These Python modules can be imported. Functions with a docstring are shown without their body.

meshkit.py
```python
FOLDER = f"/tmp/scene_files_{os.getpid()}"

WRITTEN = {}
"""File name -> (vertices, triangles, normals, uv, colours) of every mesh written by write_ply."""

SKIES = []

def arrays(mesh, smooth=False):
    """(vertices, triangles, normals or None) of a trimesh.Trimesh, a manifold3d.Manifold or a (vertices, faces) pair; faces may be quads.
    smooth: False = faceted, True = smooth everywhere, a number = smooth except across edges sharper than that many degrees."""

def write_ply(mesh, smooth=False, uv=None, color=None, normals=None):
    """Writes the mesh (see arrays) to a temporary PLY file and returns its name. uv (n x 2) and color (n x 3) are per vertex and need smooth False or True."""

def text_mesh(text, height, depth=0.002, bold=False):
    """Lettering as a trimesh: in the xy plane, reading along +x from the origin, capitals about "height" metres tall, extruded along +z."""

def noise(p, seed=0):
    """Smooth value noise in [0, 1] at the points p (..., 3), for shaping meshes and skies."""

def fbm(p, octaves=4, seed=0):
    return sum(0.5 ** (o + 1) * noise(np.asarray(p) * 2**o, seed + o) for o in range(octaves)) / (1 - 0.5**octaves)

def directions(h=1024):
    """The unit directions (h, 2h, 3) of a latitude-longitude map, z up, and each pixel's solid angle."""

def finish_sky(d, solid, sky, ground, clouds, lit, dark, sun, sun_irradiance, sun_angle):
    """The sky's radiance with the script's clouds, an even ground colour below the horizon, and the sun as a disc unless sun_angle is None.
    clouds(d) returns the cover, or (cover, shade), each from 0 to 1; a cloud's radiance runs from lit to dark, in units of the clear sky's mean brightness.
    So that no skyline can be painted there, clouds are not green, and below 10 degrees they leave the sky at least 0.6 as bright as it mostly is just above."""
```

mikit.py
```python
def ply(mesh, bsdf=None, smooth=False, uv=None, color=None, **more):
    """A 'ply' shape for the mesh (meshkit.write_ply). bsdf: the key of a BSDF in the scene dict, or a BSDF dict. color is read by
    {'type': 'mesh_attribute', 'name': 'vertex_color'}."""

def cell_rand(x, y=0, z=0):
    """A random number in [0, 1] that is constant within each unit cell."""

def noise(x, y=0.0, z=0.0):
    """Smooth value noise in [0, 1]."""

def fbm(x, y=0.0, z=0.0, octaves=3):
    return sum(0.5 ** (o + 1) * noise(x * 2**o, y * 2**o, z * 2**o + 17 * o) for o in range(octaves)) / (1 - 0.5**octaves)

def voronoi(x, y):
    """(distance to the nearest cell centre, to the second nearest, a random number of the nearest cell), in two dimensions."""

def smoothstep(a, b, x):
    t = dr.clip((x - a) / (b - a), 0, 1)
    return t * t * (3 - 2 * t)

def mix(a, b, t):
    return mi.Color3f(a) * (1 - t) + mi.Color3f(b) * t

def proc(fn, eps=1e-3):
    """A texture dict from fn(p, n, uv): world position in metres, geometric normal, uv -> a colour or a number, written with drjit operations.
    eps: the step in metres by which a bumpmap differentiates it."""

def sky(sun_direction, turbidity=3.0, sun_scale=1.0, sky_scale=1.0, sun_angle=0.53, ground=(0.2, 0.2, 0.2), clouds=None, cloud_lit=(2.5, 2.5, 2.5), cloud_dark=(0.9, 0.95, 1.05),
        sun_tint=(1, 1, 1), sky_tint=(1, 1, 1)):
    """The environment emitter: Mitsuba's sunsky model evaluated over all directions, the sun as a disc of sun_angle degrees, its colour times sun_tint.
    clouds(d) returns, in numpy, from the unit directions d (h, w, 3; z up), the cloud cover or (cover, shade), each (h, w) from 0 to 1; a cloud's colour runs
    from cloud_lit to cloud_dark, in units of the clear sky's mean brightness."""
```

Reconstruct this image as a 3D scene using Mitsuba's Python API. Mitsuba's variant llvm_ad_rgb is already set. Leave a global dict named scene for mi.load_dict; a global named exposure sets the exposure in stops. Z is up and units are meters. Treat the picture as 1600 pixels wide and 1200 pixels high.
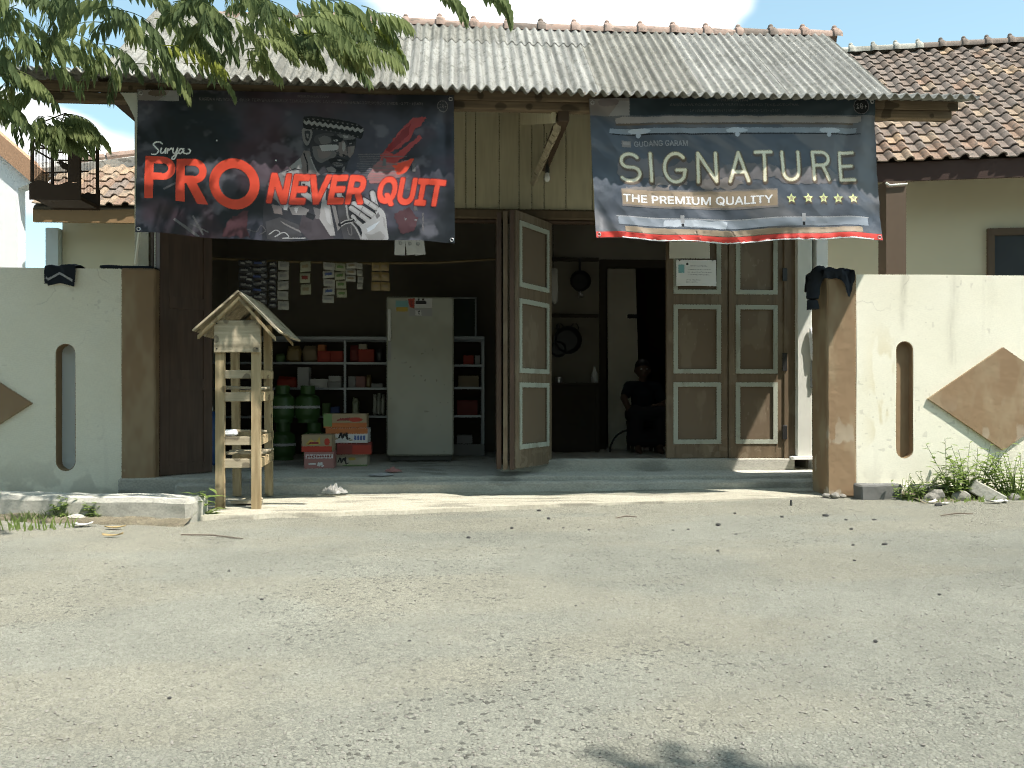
import math, random
import numpy as np
import trimesh
import manifold3d as m3
import drjit as dr
import mitsuba as mi
import mikit, meshkit
from mikit import noise, fbm, voronoi, cell_rand, smoothstep, mix
from shapely.geometry import Polygon, LineString, Point, MultiPolygon, box as sbox
from shapely.ops import unary_union
from shapely import affinity

T = mi.ScalarTransform4f
scene, labels = {}, {}

# ------------------------------------------------------------------ camera, sky, exposure
EYE, YAW = np.array([0.0, -8.0, 0.82]), math.radians(3.9)
FWD = np.array([math.sin(YAW), math.cos(YAW), 0.0])
scene['camera'] = {'type': 'perspective', 'fov': 60.0, 'fov_axis': 'x', 'near_clip': 0.05, 'far_clip': 3000.0,
                   'principal_point_offset_y': -0.0125,
                   'to_world': T().look_at(origin=EYE.tolist(), target=(EYE + FWD).tolist(), up=[0, 0, 1])}
SUN = (1.27, -1.0, 2.7)


def clouds(d):
    az = np.arctan2(d[..., 0], d[..., 1])
    el = np.arcsin(np.clip(d[..., 2], -1, 1))
    q = np.stack([az * 4.2, el * 7.5, np.full_like(az, 3.7)], -1)
    n = meshkit.fbm(q, 5, 11)
    bank = np.exp(-((az - 0.13) / 0.24) ** 2 - ((el - 0.47) / 0.115) ** 2)
    bank2 = np.exp(-((az + 0.42) / 0.10) ** 2 - ((el - 0.235) / 0.05) ** 2)
    low = np.clip(1 - el / 0.30, 0, 1)
    gap = np.exp(-((az - 0.47) / 0.16) ** 2 - ((el - 0.40) / 0.10) ** 2) + 0.8 * np.exp(-((az + 0.36) / 0.09) ** 2 - ((el - 0.30) / 0.05) ** 2)
    c = n + 0.42 * bank + 0.3 * bank2 + 0.05 * low - 0.06 - 0.30 * gap
    cover = np.clip((c - 0.50) / 0.13, 0, 1)
    return cover * cover * (3 - 2 * cover) * 0.88 + 0.10, np.clip((n - 0.55) * 0.8, 0, 0.35)


scene['sky'] = mikit.sky(SUN, turbidity=2.6, clouds=clouds, cloud_lit=(2.7, 2.7, 2.65), sky_tint=(1.42, 1.50, 1.10), sun_tint=(1.0, 1.12, 1.36))
exposure = 2.4

# ------------------------------------------------------------------ materials


def mat(key, col, rough=0.8, spec=0.3, bump=None, bump_scale=1.0, two=True, **more):
    tex = {'type': 'rgb', 'value': list(col)} if isinstance(col, (tuple, list)) else mikit.proc(col)
    b = {'type': 'principled', 'base_color': tex, 'roughness': rough, 'specular': spec, **more}
    if bump is not None:
        b = {'type': 'bumpmap', 'arbitrary': mikit.proc(bump, eps=2e-3), 'scale': bump_scale, 'bsdf': b}
    scene[key] = {'type': 'twosided', 'bsdf': b} if two else b
    return key


C3 = mi.Color3f


def road_col(p, n, uv):
    a, b, c = voronoi(p.x * 78, p.y * 78)
    a2, b2, c2 = voronoi(p.x * 190 + 7, p.y * 190)
    patch = smoothstep(0.38, 0.64, fbm(p.x * 0.55 + 3, p.y * 0.8, 0, 4))
    sand = smoothstep(0.40, 0.66, fbm(p.x * 1.1, p.y * 2.3 + 9, 1, 4) + smoothstep(-3.0, -1.6, p.y) * 0.22)
    k = 0.62 + 0.34 * c + 0.34 * c2
    k = k * (0.62 + 0.38 * smoothstep(0.0, 0.14, b - a)) * (0.88 + 0.24 * fbm(p.x * 5, p.y * 5, 2, 4))
    tar = smoothstep(0.93, 0.96, c) * smoothstep(0.40, 0.62, fbm(p.x * 2, p.y * 2, 8, 3))
    col = mix(mix((0.190, 0.194, 0.160), (0.222, 0.225, 0.185), patch), (0.245, 0.230, 0.172), sand * 0.4)
    return mix(col * k, (0.06, 0.06, 0.052), tar * 0.8)


def road_bump(p, n, uv):
    a, b, c = voronoi(p.x * 78, p.y * 78)
    return 0.0045 * smoothstep(0.0, 0.3, b - a) * (0.4 + c) + 0.005 * noise(p.x * 24, p.y * 24, 3)


def concrete_col(p, n, uv):
    f = fbm(p.x * 5, p.y * 5, p.z * 5, 5)
    g = noise(p.x * 90, p.y * 90, p.z * 90)
    stain = smoothstep(0.55, 0.7, fbm(p.x * 2.2 + 4, p.y * 2.2, p.z * 6 + 1, 4))
    return mix((0.31, 0.30, 0.25), (0.44, 0.43, 0.37), f) * (0.84 + 0.32 * g) * (1 - 0.35 * stain)


def apron_col(p, n, uv):
    f = fbm(p.x * 3, p.y * 9, 0, 5)
    g = noise(p.x * 110, p.y * 110, 1)
    st = smoothstep(0.56, 0.68, fbm(p.x * 2.0, p.y * 14, 4, 4))
    return mix((0.25, 0.235, 0.18), (0.35, 0.335, 0.265), f) * (0.84 + 0.32 * g) * (1 - 0.35 * st)


def cream_col(p, n, uv):
    # weather streaks running down from the coping of the right wall, scuffs and a mossy corner beside its pillar
    f = fbm(p.x * 2.5, p.y * 2.5, p.z * 2.5, 4)
    s1 = dr.exp(-dr.square((p.x - 3.63 - 0.03 * noise(p.z * 5, 1, 2)) / 0.028)) * smoothstep(1.25, 1.5, p.z) * (0.35 + 0.6 * noise(p.x * 60, p.z * 14, 3))
    s2 = dr.exp(-dr.square((p.x - 4.02 - 0.05 * noise(p.z * 3, 4, 2)) / 0.04)) * smoothstep(0.9, 1.2, p.z) * (0.25 + 0.5 * noise(p.x * 70, p.z * 9, 5))
    s3 = smoothstep(0.62, 0.80, noise(p.x * 9, p.z * 0.9, 6)) * smoothstep(0.50, 0.75, fbm(p.x * 20, p.z * 3, 2, 3)) * 0.18
    sp = smoothstep(0.82, 0.88, noise(p.x * 34, p.z * 38, 9)) * smoothstep(0.58, 0.68, fbm(p.x * 1.7, p.z * 1.9, 4, 3)) * 0.5
    moss = dr.exp(-dr.square((p.x - 3.47) / 0.12)) * smoothstep(0.50, 0.62, fbm(p.x * 9, p.z * 4, 7, 4)) * smoothstep(0.3, 0.5, p.z) * smoothstep(1.5, 1.0, p.z)
    foot = smoothstep(0.46, 0.60, fbm(p.x * 6, p.z * 6, 3, 4)) * smoothstep(0.42, 0.08, p.z + 0.15 * noise(p.x * 5, 2, 2)) * 0.45
    c = mix((0.66, 0.635, 0.50), (0.74, 0.72, 0.60), f) * (0.95 + 0.1 * noise(p.x * 120, p.y * 120, p.z * 120))
    v1, v2, v3 = voronoi(p.x * 1.5 + 0.35 * fbm(p.x * 6, p.z * 6, 1, 3), p.z * 1.3 + 0.35 * fbm(p.x * 6 + 9, p.z * 6, 2, 3))
    crack = smoothstep(0.016, 0.004, v2 - v1) * smoothstep(0.58, 0.66, fbm(p.x * 1.3, p.z * 1.3, 9, 3)) * 0.4
    d = dr.clip(s1 * 0.7 + s2 * 0.6 + s3 * 0.6 + sp * 0.8 + foot + crack, 0, 1)
    return mix(mix(c, (0.28, 0.26, 0.20), d * 0.7), (0.50, 0.42, 0.22), moss * 0.5)


def plaster_bump(p, n, uv):
    return 0.004 * fbm(p.x * 22, p.y * 22, p.z * 22, 3)


def brown_col(p, n, uv):
    f = fbm(p.x * 3, p.y * 3, p.z * 3, 4)
    peel = smoothstep(0.62, 0.70, fbm(p.x * 10, p.y * 10, p.z * 4 + 3, 4)) * smoothstep(0.9, 0.2, p.z)
    dust = smoothstep(0.45, 0.7, fbm(p.x * 6 + 5, p.y * 6, p.z * 2, 4))
    c = mix((0.205, 0.135, 0.075), (0.255, 0.175, 0.10), f)
    return mix(mix(c, (0.34, 0.28, 0.18), dust * 0.45), (0.42, 0.38, 0.30), peel * 0.6)


def grain(f, along, lo, hi, knots=0.0):
    s = {'x': (3, 42, 42), 'y': (42, 3, 42), 'z': (42, 42, 3)}[along]

    def fn(p, n, uv):
        g = fbm(p.x * s[0], p.y * s[1], p.z * s[2], 4)
        w = fbm(p.x * 5, p.y * 5, p.z * 5 + f, 3)
        k = smoothstep(0.70, 0.78, noise(p.x * 14, p.y * 14, p.z * 14 + f)) * knots
        return mix(lo, hi, dr.clip(g * 1.5 - 0.3 + (w - 0.5) * 0.6, 0, 1)) * (1 - 0.6 * k)
    return fn


def asbestos_col(p, n, uv):
    f = fbm(p.x * 7, p.y * 3, p.z * 3, 4)
    lichen = smoothstep(0.56, 0.63, fbm(p.x * 24, p.y * 17, p.z * 17, 4))
    run = smoothstep(0.5, 0.72, fbm(p.x * 30, p.y * 1.6, 5, 3))
    spot = smoothstep(0.74, 0.8, noise(p.x * 45, p.y * 40, p.z * 40))
    c = mix((0.19, 0.19, 0.172), (0.315, 0.315, 0.285), f)
    return mix(c * (1 - 0.3 * run), (0.13, 0.13, 0.11), dr.clip(lichen * 0.5 + spot * 0.5, 0, 0.9))


def tile_fn(lo, hi, s):
    def fn(p, n, uv):
        f = fbm(p.x * 9 + s, p.y * 9, p.z * 9, 3)
        l = smoothstep(0.56, 0.66, fbm(p.x * 20, p.y * 20 + s, p.z * 20, 3))
        return mix(mix(lo, hi, f), (0.10, 0.095, 0.08), l * 0.55)
    return fn


mat('road_surface', road_col, 0.95, 0.15, road_bump)
mat('concrete', concrete_col, 0.9, 0.2, plaster_bump)
mat('apron_concrete', apron_col, 0.92, 0.2, lambda p, n, uv: 0.006 * fbm(p.x * 14, p.y * 14, 0, 4))
mat('cream_plaster', cream_col, 0.85, 0.25, lambda p, n, uv: 0.0012 * fbm(p.x * 30, p.y * 30, p.z * 30, 3))
mat('brown_paint', brown_col, 0.75, 0.3, plaster_bump)
mat('raw_wood', grain(1, 'z', (0.25, 0.185, 0.10), (0.43, 0.345, 0.205), 0.8), 0.8, 0.2)
mat('pale_wood', grain(3, 'x', (0.27, 0.225, 0.15), (0.47, 0.41, 0.29), 0.9), 0.85, 0.2)
mat('beam_wood', grain(2, 'x', (0.10, 0.072, 0.047), (0.24, 0.18, 0.115), 0.9), 0.8, 0.25)
def worn(fn, wear, s):
    """old paint: pale scuffs and rubbed patches with ragged edges, and mud splashes along the bottom"""
    def go(p, n, uv):
        k = smoothstep(0.60, 0.70, fbm(p.x * 7 + s, p.y * 7, p.z * 3, 4)) * 0.45
        g = smoothstep(0.82, 0.88, noise(p.x * 44 + s, p.y * 44, p.z * 22)) * smoothstep(0.52, 0.66, fbm(p.x * 3, p.y * 3, p.z * 3 + s, 3)) * 0.5
        m = smoothstep(0.52, 0.60, fbm(p.x * 16 + s, p.y * 16, p.z * 16, 4)) * smoothstep(0.75, 0.25, p.z + 0.3 * noise(p.x * 5, 3, s)) * 0.5
        return mix(fn(p, n, uv), wear, dr.clip(k + g + m, 0, 0.8))
    return go


mat('door_wood', worn(grain(4, 'z', (0.115, 0.083, 0.050), (0.165, 0.120, 0.073)), (0.22, 0.18, 0.12), 2), 0.55, 0.4)
mat('cream_board', grain(5, 'z', (0.50, 0.45, 0.30), (0.61, 0.56, 0.39)), 0.65, 0.3)
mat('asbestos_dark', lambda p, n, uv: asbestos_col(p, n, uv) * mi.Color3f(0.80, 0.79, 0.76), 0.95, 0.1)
mat('asbestos', asbestos_col, 0.95, 0.1, lambda p, n, uv: 0.003 * fbm(p.x * 50, p.y * 50, p.z * 50, 3))
TILES = [mat('tile_clay', tile_fn((0.185, 0.125, 0.088), (0.275, 0.195, 0.142), 1), 0.9, 0.2),
         mat('tile_buff', tile_fn((0.225, 0.17, 0.118), (0.34, 0.265, 0.19), 2), 0.9, 0.2),
         mat('tile_grey', tile_fn((0.145, 0.118, 0.098), (0.235, 0.192, 0.158), 3), 0.9, 0.2),
         mat('tile_dark', tile_fn((0.12, 0.095, 0.075), (0.22, 0.17, 0.135), 4), 0.9, 0.2),
         mat('tile_orange', tile_fn((0.29, 0.20, 0.125), (0.385, 0.285, 0.19), 5), 0.9, 0.2)]
mat('moulding_paint', worn(lambda p, n, uv: mi.Color3f(0.35, 0.37, 0.30), (0.20, 0.19, 0.14), 5), 0.6, 0.35)
mat('door_panel_paint', worn(lambda p, n, uv: mi.Color3f(0.14, 0.102, 0.064), (0.205, 0.165, 0.11), 8), 0.6, 0.4)
mat('red_brown_wood', grain(6, 'z', (0.062, 0.038, 0.025), (0.105, 0.062, 0.040)), 0.55, 0.4)
mat('dark_brown', (0.075, 0.05, 0.032), 0.7, 0.3)
mat('white_paint', (0.62, 0.62, 0.55), 0.7, 0.3)
mat('white_wash', (0.78, 0.78, 0.76), 0.9, 0.2)
mat('dark_wall', (0.21, 0.195, 0.155), 0.9, 0.15)  # even dark base colour for the inner walls
mat('dark_wood', (0.085, 0.072, 0.055), 0.85, 0.2)  # even dark brown base colour
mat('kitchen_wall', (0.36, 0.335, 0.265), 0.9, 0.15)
mat('white_door_paint', (0.78, 0.73, 0.60), 0.6, 0.3)
mat('black_metal', (0.02, 0.02, 0.02), 0.4, 0.5)
mat('dark_pan', (0.035, 0.035, 0.035), 0.35, 0.6)
mat('aluminium', (0.34, 0.36, 0.37), 0.4, 0.5, metallic=0.5)
mat('steel', (0.6, 0.6, 0.6), 0.3, 0.5, metallic=0.9)
mat('shelf_board', (0.30, 0.30, 0.28), 0.6, 0.3)
mat('fridge_enamel', lambda p, n, uv: mix(mix((0.42, 0.43, 0.35), (0.35, 0.35, 0.27), smoothstep(0.45, 0.7, fbm(p.x * 3, p.y * 3, p.z * 2.2, 4))), (0.20, 0.19, 0.13), smoothstep(0.88, 0.92, noise(p.x * 26, p.y * 9, p.z * 22)) * smoothstep(0.5, 0.6, fbm(p.x * 4, 2, p.z * 3, 3)) * 0.6), 0.35, 0.5)
mat('handle_white', (0.75, 0.75, 0.72), 0.4, 0.5)
mat('rubber_grey', (0.10, 0.10, 0.09), 0.7, 0.3)
for nm, c in dict(print_white=(0.60, 0.60, 0.58), print_red=(0.42, 0.055, 0.032), print_blue=(0.09, 0.13, 0.32), print_black=(0.02, 0.02, 0.02), print_orange=(0.46, 0.155, 0.05),
                  print_yellow=(0.46, 0.34, 0.07), print_tan=(0.33, 0.26, 0.16), print_grey=(0.36, 0.36, 0.35), print_pink=(0.36, 0.175, 0.155), print_green=(0.16, 0.26, 0.10),
                  print_cream=(0.46, 0.415, 0.31), print_maroon=(0.24, 0.05, 0.04), print_teal=(0.20, 0.40, 0.40)).items():
    mat(nm, c, 0.55, 0.35)
mat('gas_green', (0.05, 0.115, 0.03), 0.4, 0.5)
mat('drum_blue', (0.03, 0.09, 0.24), 0.45, 0.5)
mat('paper', (0.72, 0.72, 0.68), 0.8, 0.2)
mat('paper_cream', (0.58, 0.54, 0.44), 0.8, 0.2)
mat('cardboard', (0.36, 0.25, 0.14), 0.9, 0.2)
mat('cloth_black', (0.018, 0.022, 0.028), 0.9, 0.1, sheen=0.5)
mat('cloth_navy', (0.02, 0.024, 0.03), 0.9, 0.1, sheen=0.5)
mat('cloth_white', (0.78, 0.79, 0.80), 0.9, 0.1)
mat('cloth_grey', (0.30, 0.30, 0.30), 0.9, 0.1)
mat('cloth_skirt', (0.03, 0.028, 0.03), 0.9, 0.1)
mat('skin', (0.13, 0.075, 0.05), 0.5, 0.4)
mat('hair', (0.012, 0.010, 0.010), 0.5, 0.4)
mat('bulb_glass', (0.80, 0.80, 0.78), 0.15, 0.6)
mat('bakelite', (0.03, 0.03, 0.028), 0.4, 0.5)
mat('bamboo', (0.22, 0.16, 0.08), 0.7, 0.3)
mat('plastic_film', (0.55, 0.54, 0.50), 0.25, 0.6, spec_trans=0.0)
scene['film'] = {'type': 'principledthin', 'base_color': {'type': 'rgb', 'value': [0.75, 0.74, 0.70]}, 'roughness': 0.3, 'spec_trans': 0.45, 'diff_trans': 0.8, 'eta': 1.45}
mat('foil_light', (0.46, 0.46, 0.40), 0.3, 0.6)
mat('foil_lime', (0.40, 0.415, 0.28), 0.3, 0.6)
mat('foil_dark', (0.07, 0.07, 0.075), 0.3, 0.6)
mat('foil_brown', (0.33, 0.24, 0.10), 0.35, 0.6)
mat('bark', (0.16, 0.13, 0.10), 0.9, 0.2)
mat('stem_green', (0.10, 0.14, 0.05), 0.7, 0.3)
mat('stone_dark', (0.06, 0.06, 0.055), 0.9, 0.2)
mat('stone_grey', (0.23, 0.22, 0.19), 0.95, 0.15)
mat('stone_pale', (0.42, 0.40, 0.34), 0.95, 0.15)
mat('soil_loose', lambda p, n, uv: mix((0.10, 0.088, 0.060), (0.19, 0.168, 0.118), fbm(p.x * 16, p.y * 16, p.z * 16, 4)) * (0.7 + 0.6 * noise(p.x * 120, p.y * 120, 3)), 0.95, 0.1, lambda p, n, uv: 0.006 * fbm(p.x * 40, p.y * 40, 1, 3))
mat('kerb_block', (0.14, 0.14, 0.13), 0.9, 0.2, plaster_bump)
mat('dry_leaf', (0.36, 0.27, 0.13), 0.8, 0.2)
mat('ridge_cement', tile_fn((0.42, 0.41, 0.38), (0.62, 0.60, 0.55), 9), 0.95, 0.1)
mat('ridge_terracotta', tile_fn((0.27, 0.185, 0.145), (0.39, 0.30, 0.245), 7), 0.9, 0.2)
mat('house_cream', (0.56, 0.51, 0.36), 0.85, 0.2, plaster_bump)
mat('house_brown', (0.095, 0.066, 0.042), 0.7, 0.3)
mat('fascia_dark', (0.055, 0.03, 0.022), 0.7, 0.3)
mat('fascia_orange', (0.24, 0.15, 0.075), 0.8, 0.25)
mat('parapet_brown', (0.34, 0.21, 0.13), 0.9, 0.2)
mat('slot_blue', (0.50, 0.54, 0.52), 0.85, 0.2, plaster_bump)
mat('window_glass', (0.05, 0.055, 0.06), 0.06, 0.7)
scene['milky_sheet'] = {'type': 'principledthin', 'base_color': {'type': 'rgb', 'value': [0.75, 0.75, 0.70]}, 'roughness': 0.6, 'diff_trans': 1.4, 'eta': 1.4}  # translucent material for the sheet added to the rear roof
mat('cage_brown', (0.055, 0.035, 0.022), 0.7, 0.3)
for nm, c, tr in (('leaf_mid', (0.185, 0.235, 0.10), 1.1), ('leaf_dark', (0.11, 0.15, 0.07), 0.9), ('leaf_light', (0.26, 0.31, 0.13), 1.2), ('leaf_yellow', (0.27, 0.31, 0.07), 1.0), ('weed_green', (0.27, 0.36, 0.11), 1.1)):
    scene[nm] = {'type': 'principledthin', 'base_color': {'type': 'rgb', 'value': list(c)}, 'roughness': 0.5, 'diff_trans': tr, 'eta': 1.4}

# ------------------------------------------------------------------ helpers
R = random.Random(7)
NR = np.random.default_rng(7)
used = {}


def numbered(key):
    n = used.get(key, 0)
    used[key] = n + 1
    return key if n == 0 else f'{key}_{n:03d}'


def thing(name, label, cat, group=None, kind=None):
    k = numbered(name)
    labels[k] = {'label': label, 'category': cat}
    if group:
        labels[k]['group'] = group
    if kind:
        labels[k]['kind'] = kind
    return k


def part(parent, name, mesh, m, smooth=False, label=None, kind=None, to_world=None):
    k = numbered(f'{parent}__{name}')
    d = dict(mesh) if isinstance(mesh, dict) else mikit.ply(mesh, m, smooth)
    if isinstance(mesh, dict):
        d['bsdf'] = {'type': 'ref', 'id': m}
    if to_world is not None:
        d['to_world'] = to_world
    scene[k] = d
    if label or kind:
        labels[k] = {}
        if label:
            labels[k]['label'] = label
        if kind:
            labels[k]['kind'] = kind
    return k


def single(name, mesh, m, label, cat, group=None, smooth=False, kind=None):
    k = thing(name, label, cat, group, kind)
    scene[k] = mikit.ply(mesh, m, smooth)
    return k


def struct(name, mesh, m, smooth=False):
    k = numbered(name)
    scene[k] = mikit.ply(mesh, m, smooth)
    labels[k] = {'kind': 'structure'}
    return k


def box(x0, x1, y0, y1, z0, z1, bev=0.0):
    if bev <= 0:
        b = trimesh.creation.box((x1 - x0, y1 - y0, z1 - z0))
        b.apply_translation(((x0 + x1) / 2, (y0 + y1) / 2, (z0 + z1) / 2))
        return b
    b = min(bev, (x1 - x0) * .45, (y1 - y0) * .45, (z1 - z0) * .45)
    pts = []
    for sx in (0, 1):
        for sy in (0, 1):
            for sz in (0, 1):
                c = np.array([(x0, x1)[sx], (y0, y1)[sy], (z0, z1)[sz]])
                s = np.array([1 - 2 * sx, 1 - 2 * sy, 1 - 2 * sz]) * b
                for a in range(3):
                    q = c + s
                    q[a] = c[a]
                    pts.append(q)
    return trimesh.convex.convex_hull(np.array(pts))


def cat(ms):
    return trimesh.util.concatenate([m for m in ms if m is not None])


def tube(points, radii, sides=8, caps=True):
    p = np.asarray(points, float)
    r = np.broadcast_to(np.asarray(radii, float), (len(p),))
    t = np.gradient(p, axis=0)
    t /= np.linalg.norm(t, axis=1, keepdims=True) + 1e-12
    ref = np.array([0, 0, 1.0]) if abs(t[0][2]) < 0.9 else np.array([1.0, 0, 0])
    a = np.cross(t, ref)
    a /= np.linalg.norm(a, axis=1, keepdims=True) + 1e-12
    b = np.cross(t, a)
    ang = np.arange(sides) * 2 * np.pi / sides
    v = p[:, None] + r[:, None, None] * (np.cos(ang)[None, :, None] * a[:, None] + np.sin(ang)[None, :, None] * b[:, None])
    v = v.reshape(-1, 3)
    f = []
    for i in range(len(p) - 1):
        for j in range(sides):
            k = (j + 1) % sides
            f += [[i * sides + j, i * sides + k, (i + 1) * sides + k], [i * sides + j, (i + 1) * sides + k, (i + 1) * sides + j]]
    if caps:
        for e, o in ((0, 1), (len(p) - 1, -1)):
            c = len(v)
            v = np.vstack([v, p[e]])
            for j in range(sides):
                k = (j + 1) % sides
                f.append([c, e * sides + (k if o > 0 else j), e * sides + (j if o > 0 else k)])
    m = trimesh.Trimesh(v, f, process=False)
    m.fix_normals()
    return m


def lathe(profile, x, y, z, n=24):
    m = trimesh.creation.revolve(np.array(profile), sections=n)
    m.apply_translation((x, y, z))
    return m


def place(m, loc, rz=0.0, rx=0.0, ry=0.0, s=1.0):
    m = m.copy()
    M = trimesh.transformations.euler_matrix(rx, ry, rz)
    if s != 1.0:
        M[:3, :3] *= s
    M[:3, 3] = loc
    m.apply_transform(M)
    return m


def rough(m, amp, freq, seed=0, size=None):
    if size:
        v, f = trimesh.remesh.subdivide_to_size(m.vertices, m.faces, size, max_iter=14)
        m = trimesh.Trimesh(v, f, process=True)
    v = np.array(m.vertices)
    d = np.stack([meshkit.fbm(v * freq + 31.7 * k, 3, seed + k) - 0.5 for k in range(3)], -1)
    m.vertices = v + d * 2 * amp
    return m


def poly3(poly, to3, thick_dir, t):
    """A shapely polygon extruded: to3 maps (a, b) to a 3-D point, thickness t along thick_dir."""
    out = []
    for g in getattr(poly, 'geoms', [poly]):
        if g.is_empty or g.area < 1e-9:
            continue
        e = trimesh.creation.extrude_polygon(g, 1.0, engine='earcut')
        v = np.array(e.vertices)
        w = np.array([to3(a, b) for a, b in v[:, :2]]) + np.asarray(thick_dir)[None] * (v[:, 2:3] * t)
        e = trimesh.Trimesh(w, e.faces, process=False)
        e.fix_normals()
        out.append(e)
    return cat(out)


def grid_sheet(fn, nu, nv, u0=0.0, u1=1.0, v0=0.0, v1=1.0):
    """fn(U, V) -> (n, 3) points; a single quad sheet."""
    U, V = np.meshgrid(np.linspace(u0, u1, nu + 1), np.linspace(v0, v1, nv + 1), indexing='ij')
    p = fn(U.ravel(), V.ravel())
    i, j = np.meshgrid(np.arange(nu), np.arange(nv), indexing='ij')
    a = (i * (nv + 1) + j).ravel()
    q = np.stack([a, a + nv + 1, a + nv + 2, a + 1], -1)
    return trimesh.Trimesh(p, np.vstack([q[:, [0, 1, 2]], q[:, [0, 2, 3]]]), process=False)


def shell(sheet, nu, nv, d):
    """A grid_sheet given a thickness: its copy moved by d plus the closing rim."""
    v = np.array(sheet.vertices)
    f = np.array(sheet.faces)
    n = len(v)
    rim = [i * (nv + 1) for i in range(nu + 1)] + [nu * (nv + 1) + j for j in range(1, nv + 1)] + [i * (nv + 1) + nv for i in range(nu - 1, -1, -1)] + [j for j in range(nv - 1, 0, -1)]
    rf = []
    for a, b in zip(rim, rim[1:] + rim[:1]):
        rf += [[a, b, b + n], [a, b + n, a + n]]
    return trimesh.Trimesh(np.vstack([v, v + np.asarray(d)]), np.vstack([f, f[:, ::-1] + n, np.array(rf)]), process=False)


def text_poly(text, height, bold=False):
    m = meshkit.text_mesh(text, height, 0.002, bold)
    tri = m.triangles[m.face_normals[:, 2] > 0.5]
    return unary_union([Polygon(t[:, :2]).buffer(1e-7) for t in tri])


def stroke(pts, r, cap=1):
    return LineString(pts).buffer(r, cap_style=cap, join_style=1)


def smooth_line(pts, n=8):
    p = np.array(pts, float)
    p = np.vstack([2 * p[0] - p[1], p, 2 * p[-1] - p[-2]])
    out = []
    for i in range(1, len(p) - 2):
        for t in np.linspace(0, 1, n, endpoint=False):
            out.append(0.5 * ((2 * p[i]) + (-p[i - 1] + p[i + 1]) * t + (2 * p[i - 1] - 5 * p[i] + 4 * p[i + 1] - p[i + 2]) * t ** 2 + (-p[i - 1] + 3 * p[i] - 3 * p[i + 1] + p[i + 2]) * t ** 3))
    out.append(p[-2])
    return np.array(out)


# ------------------------------------------------------------------ the setting: ground, road, apron
struct('ground', grid_sheet(lambda u, v: np.stack([u, v, np.full_like(u, -0.16)], -1), 8, 8, -90, 90, -90, 90), 'road_surface')


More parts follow.
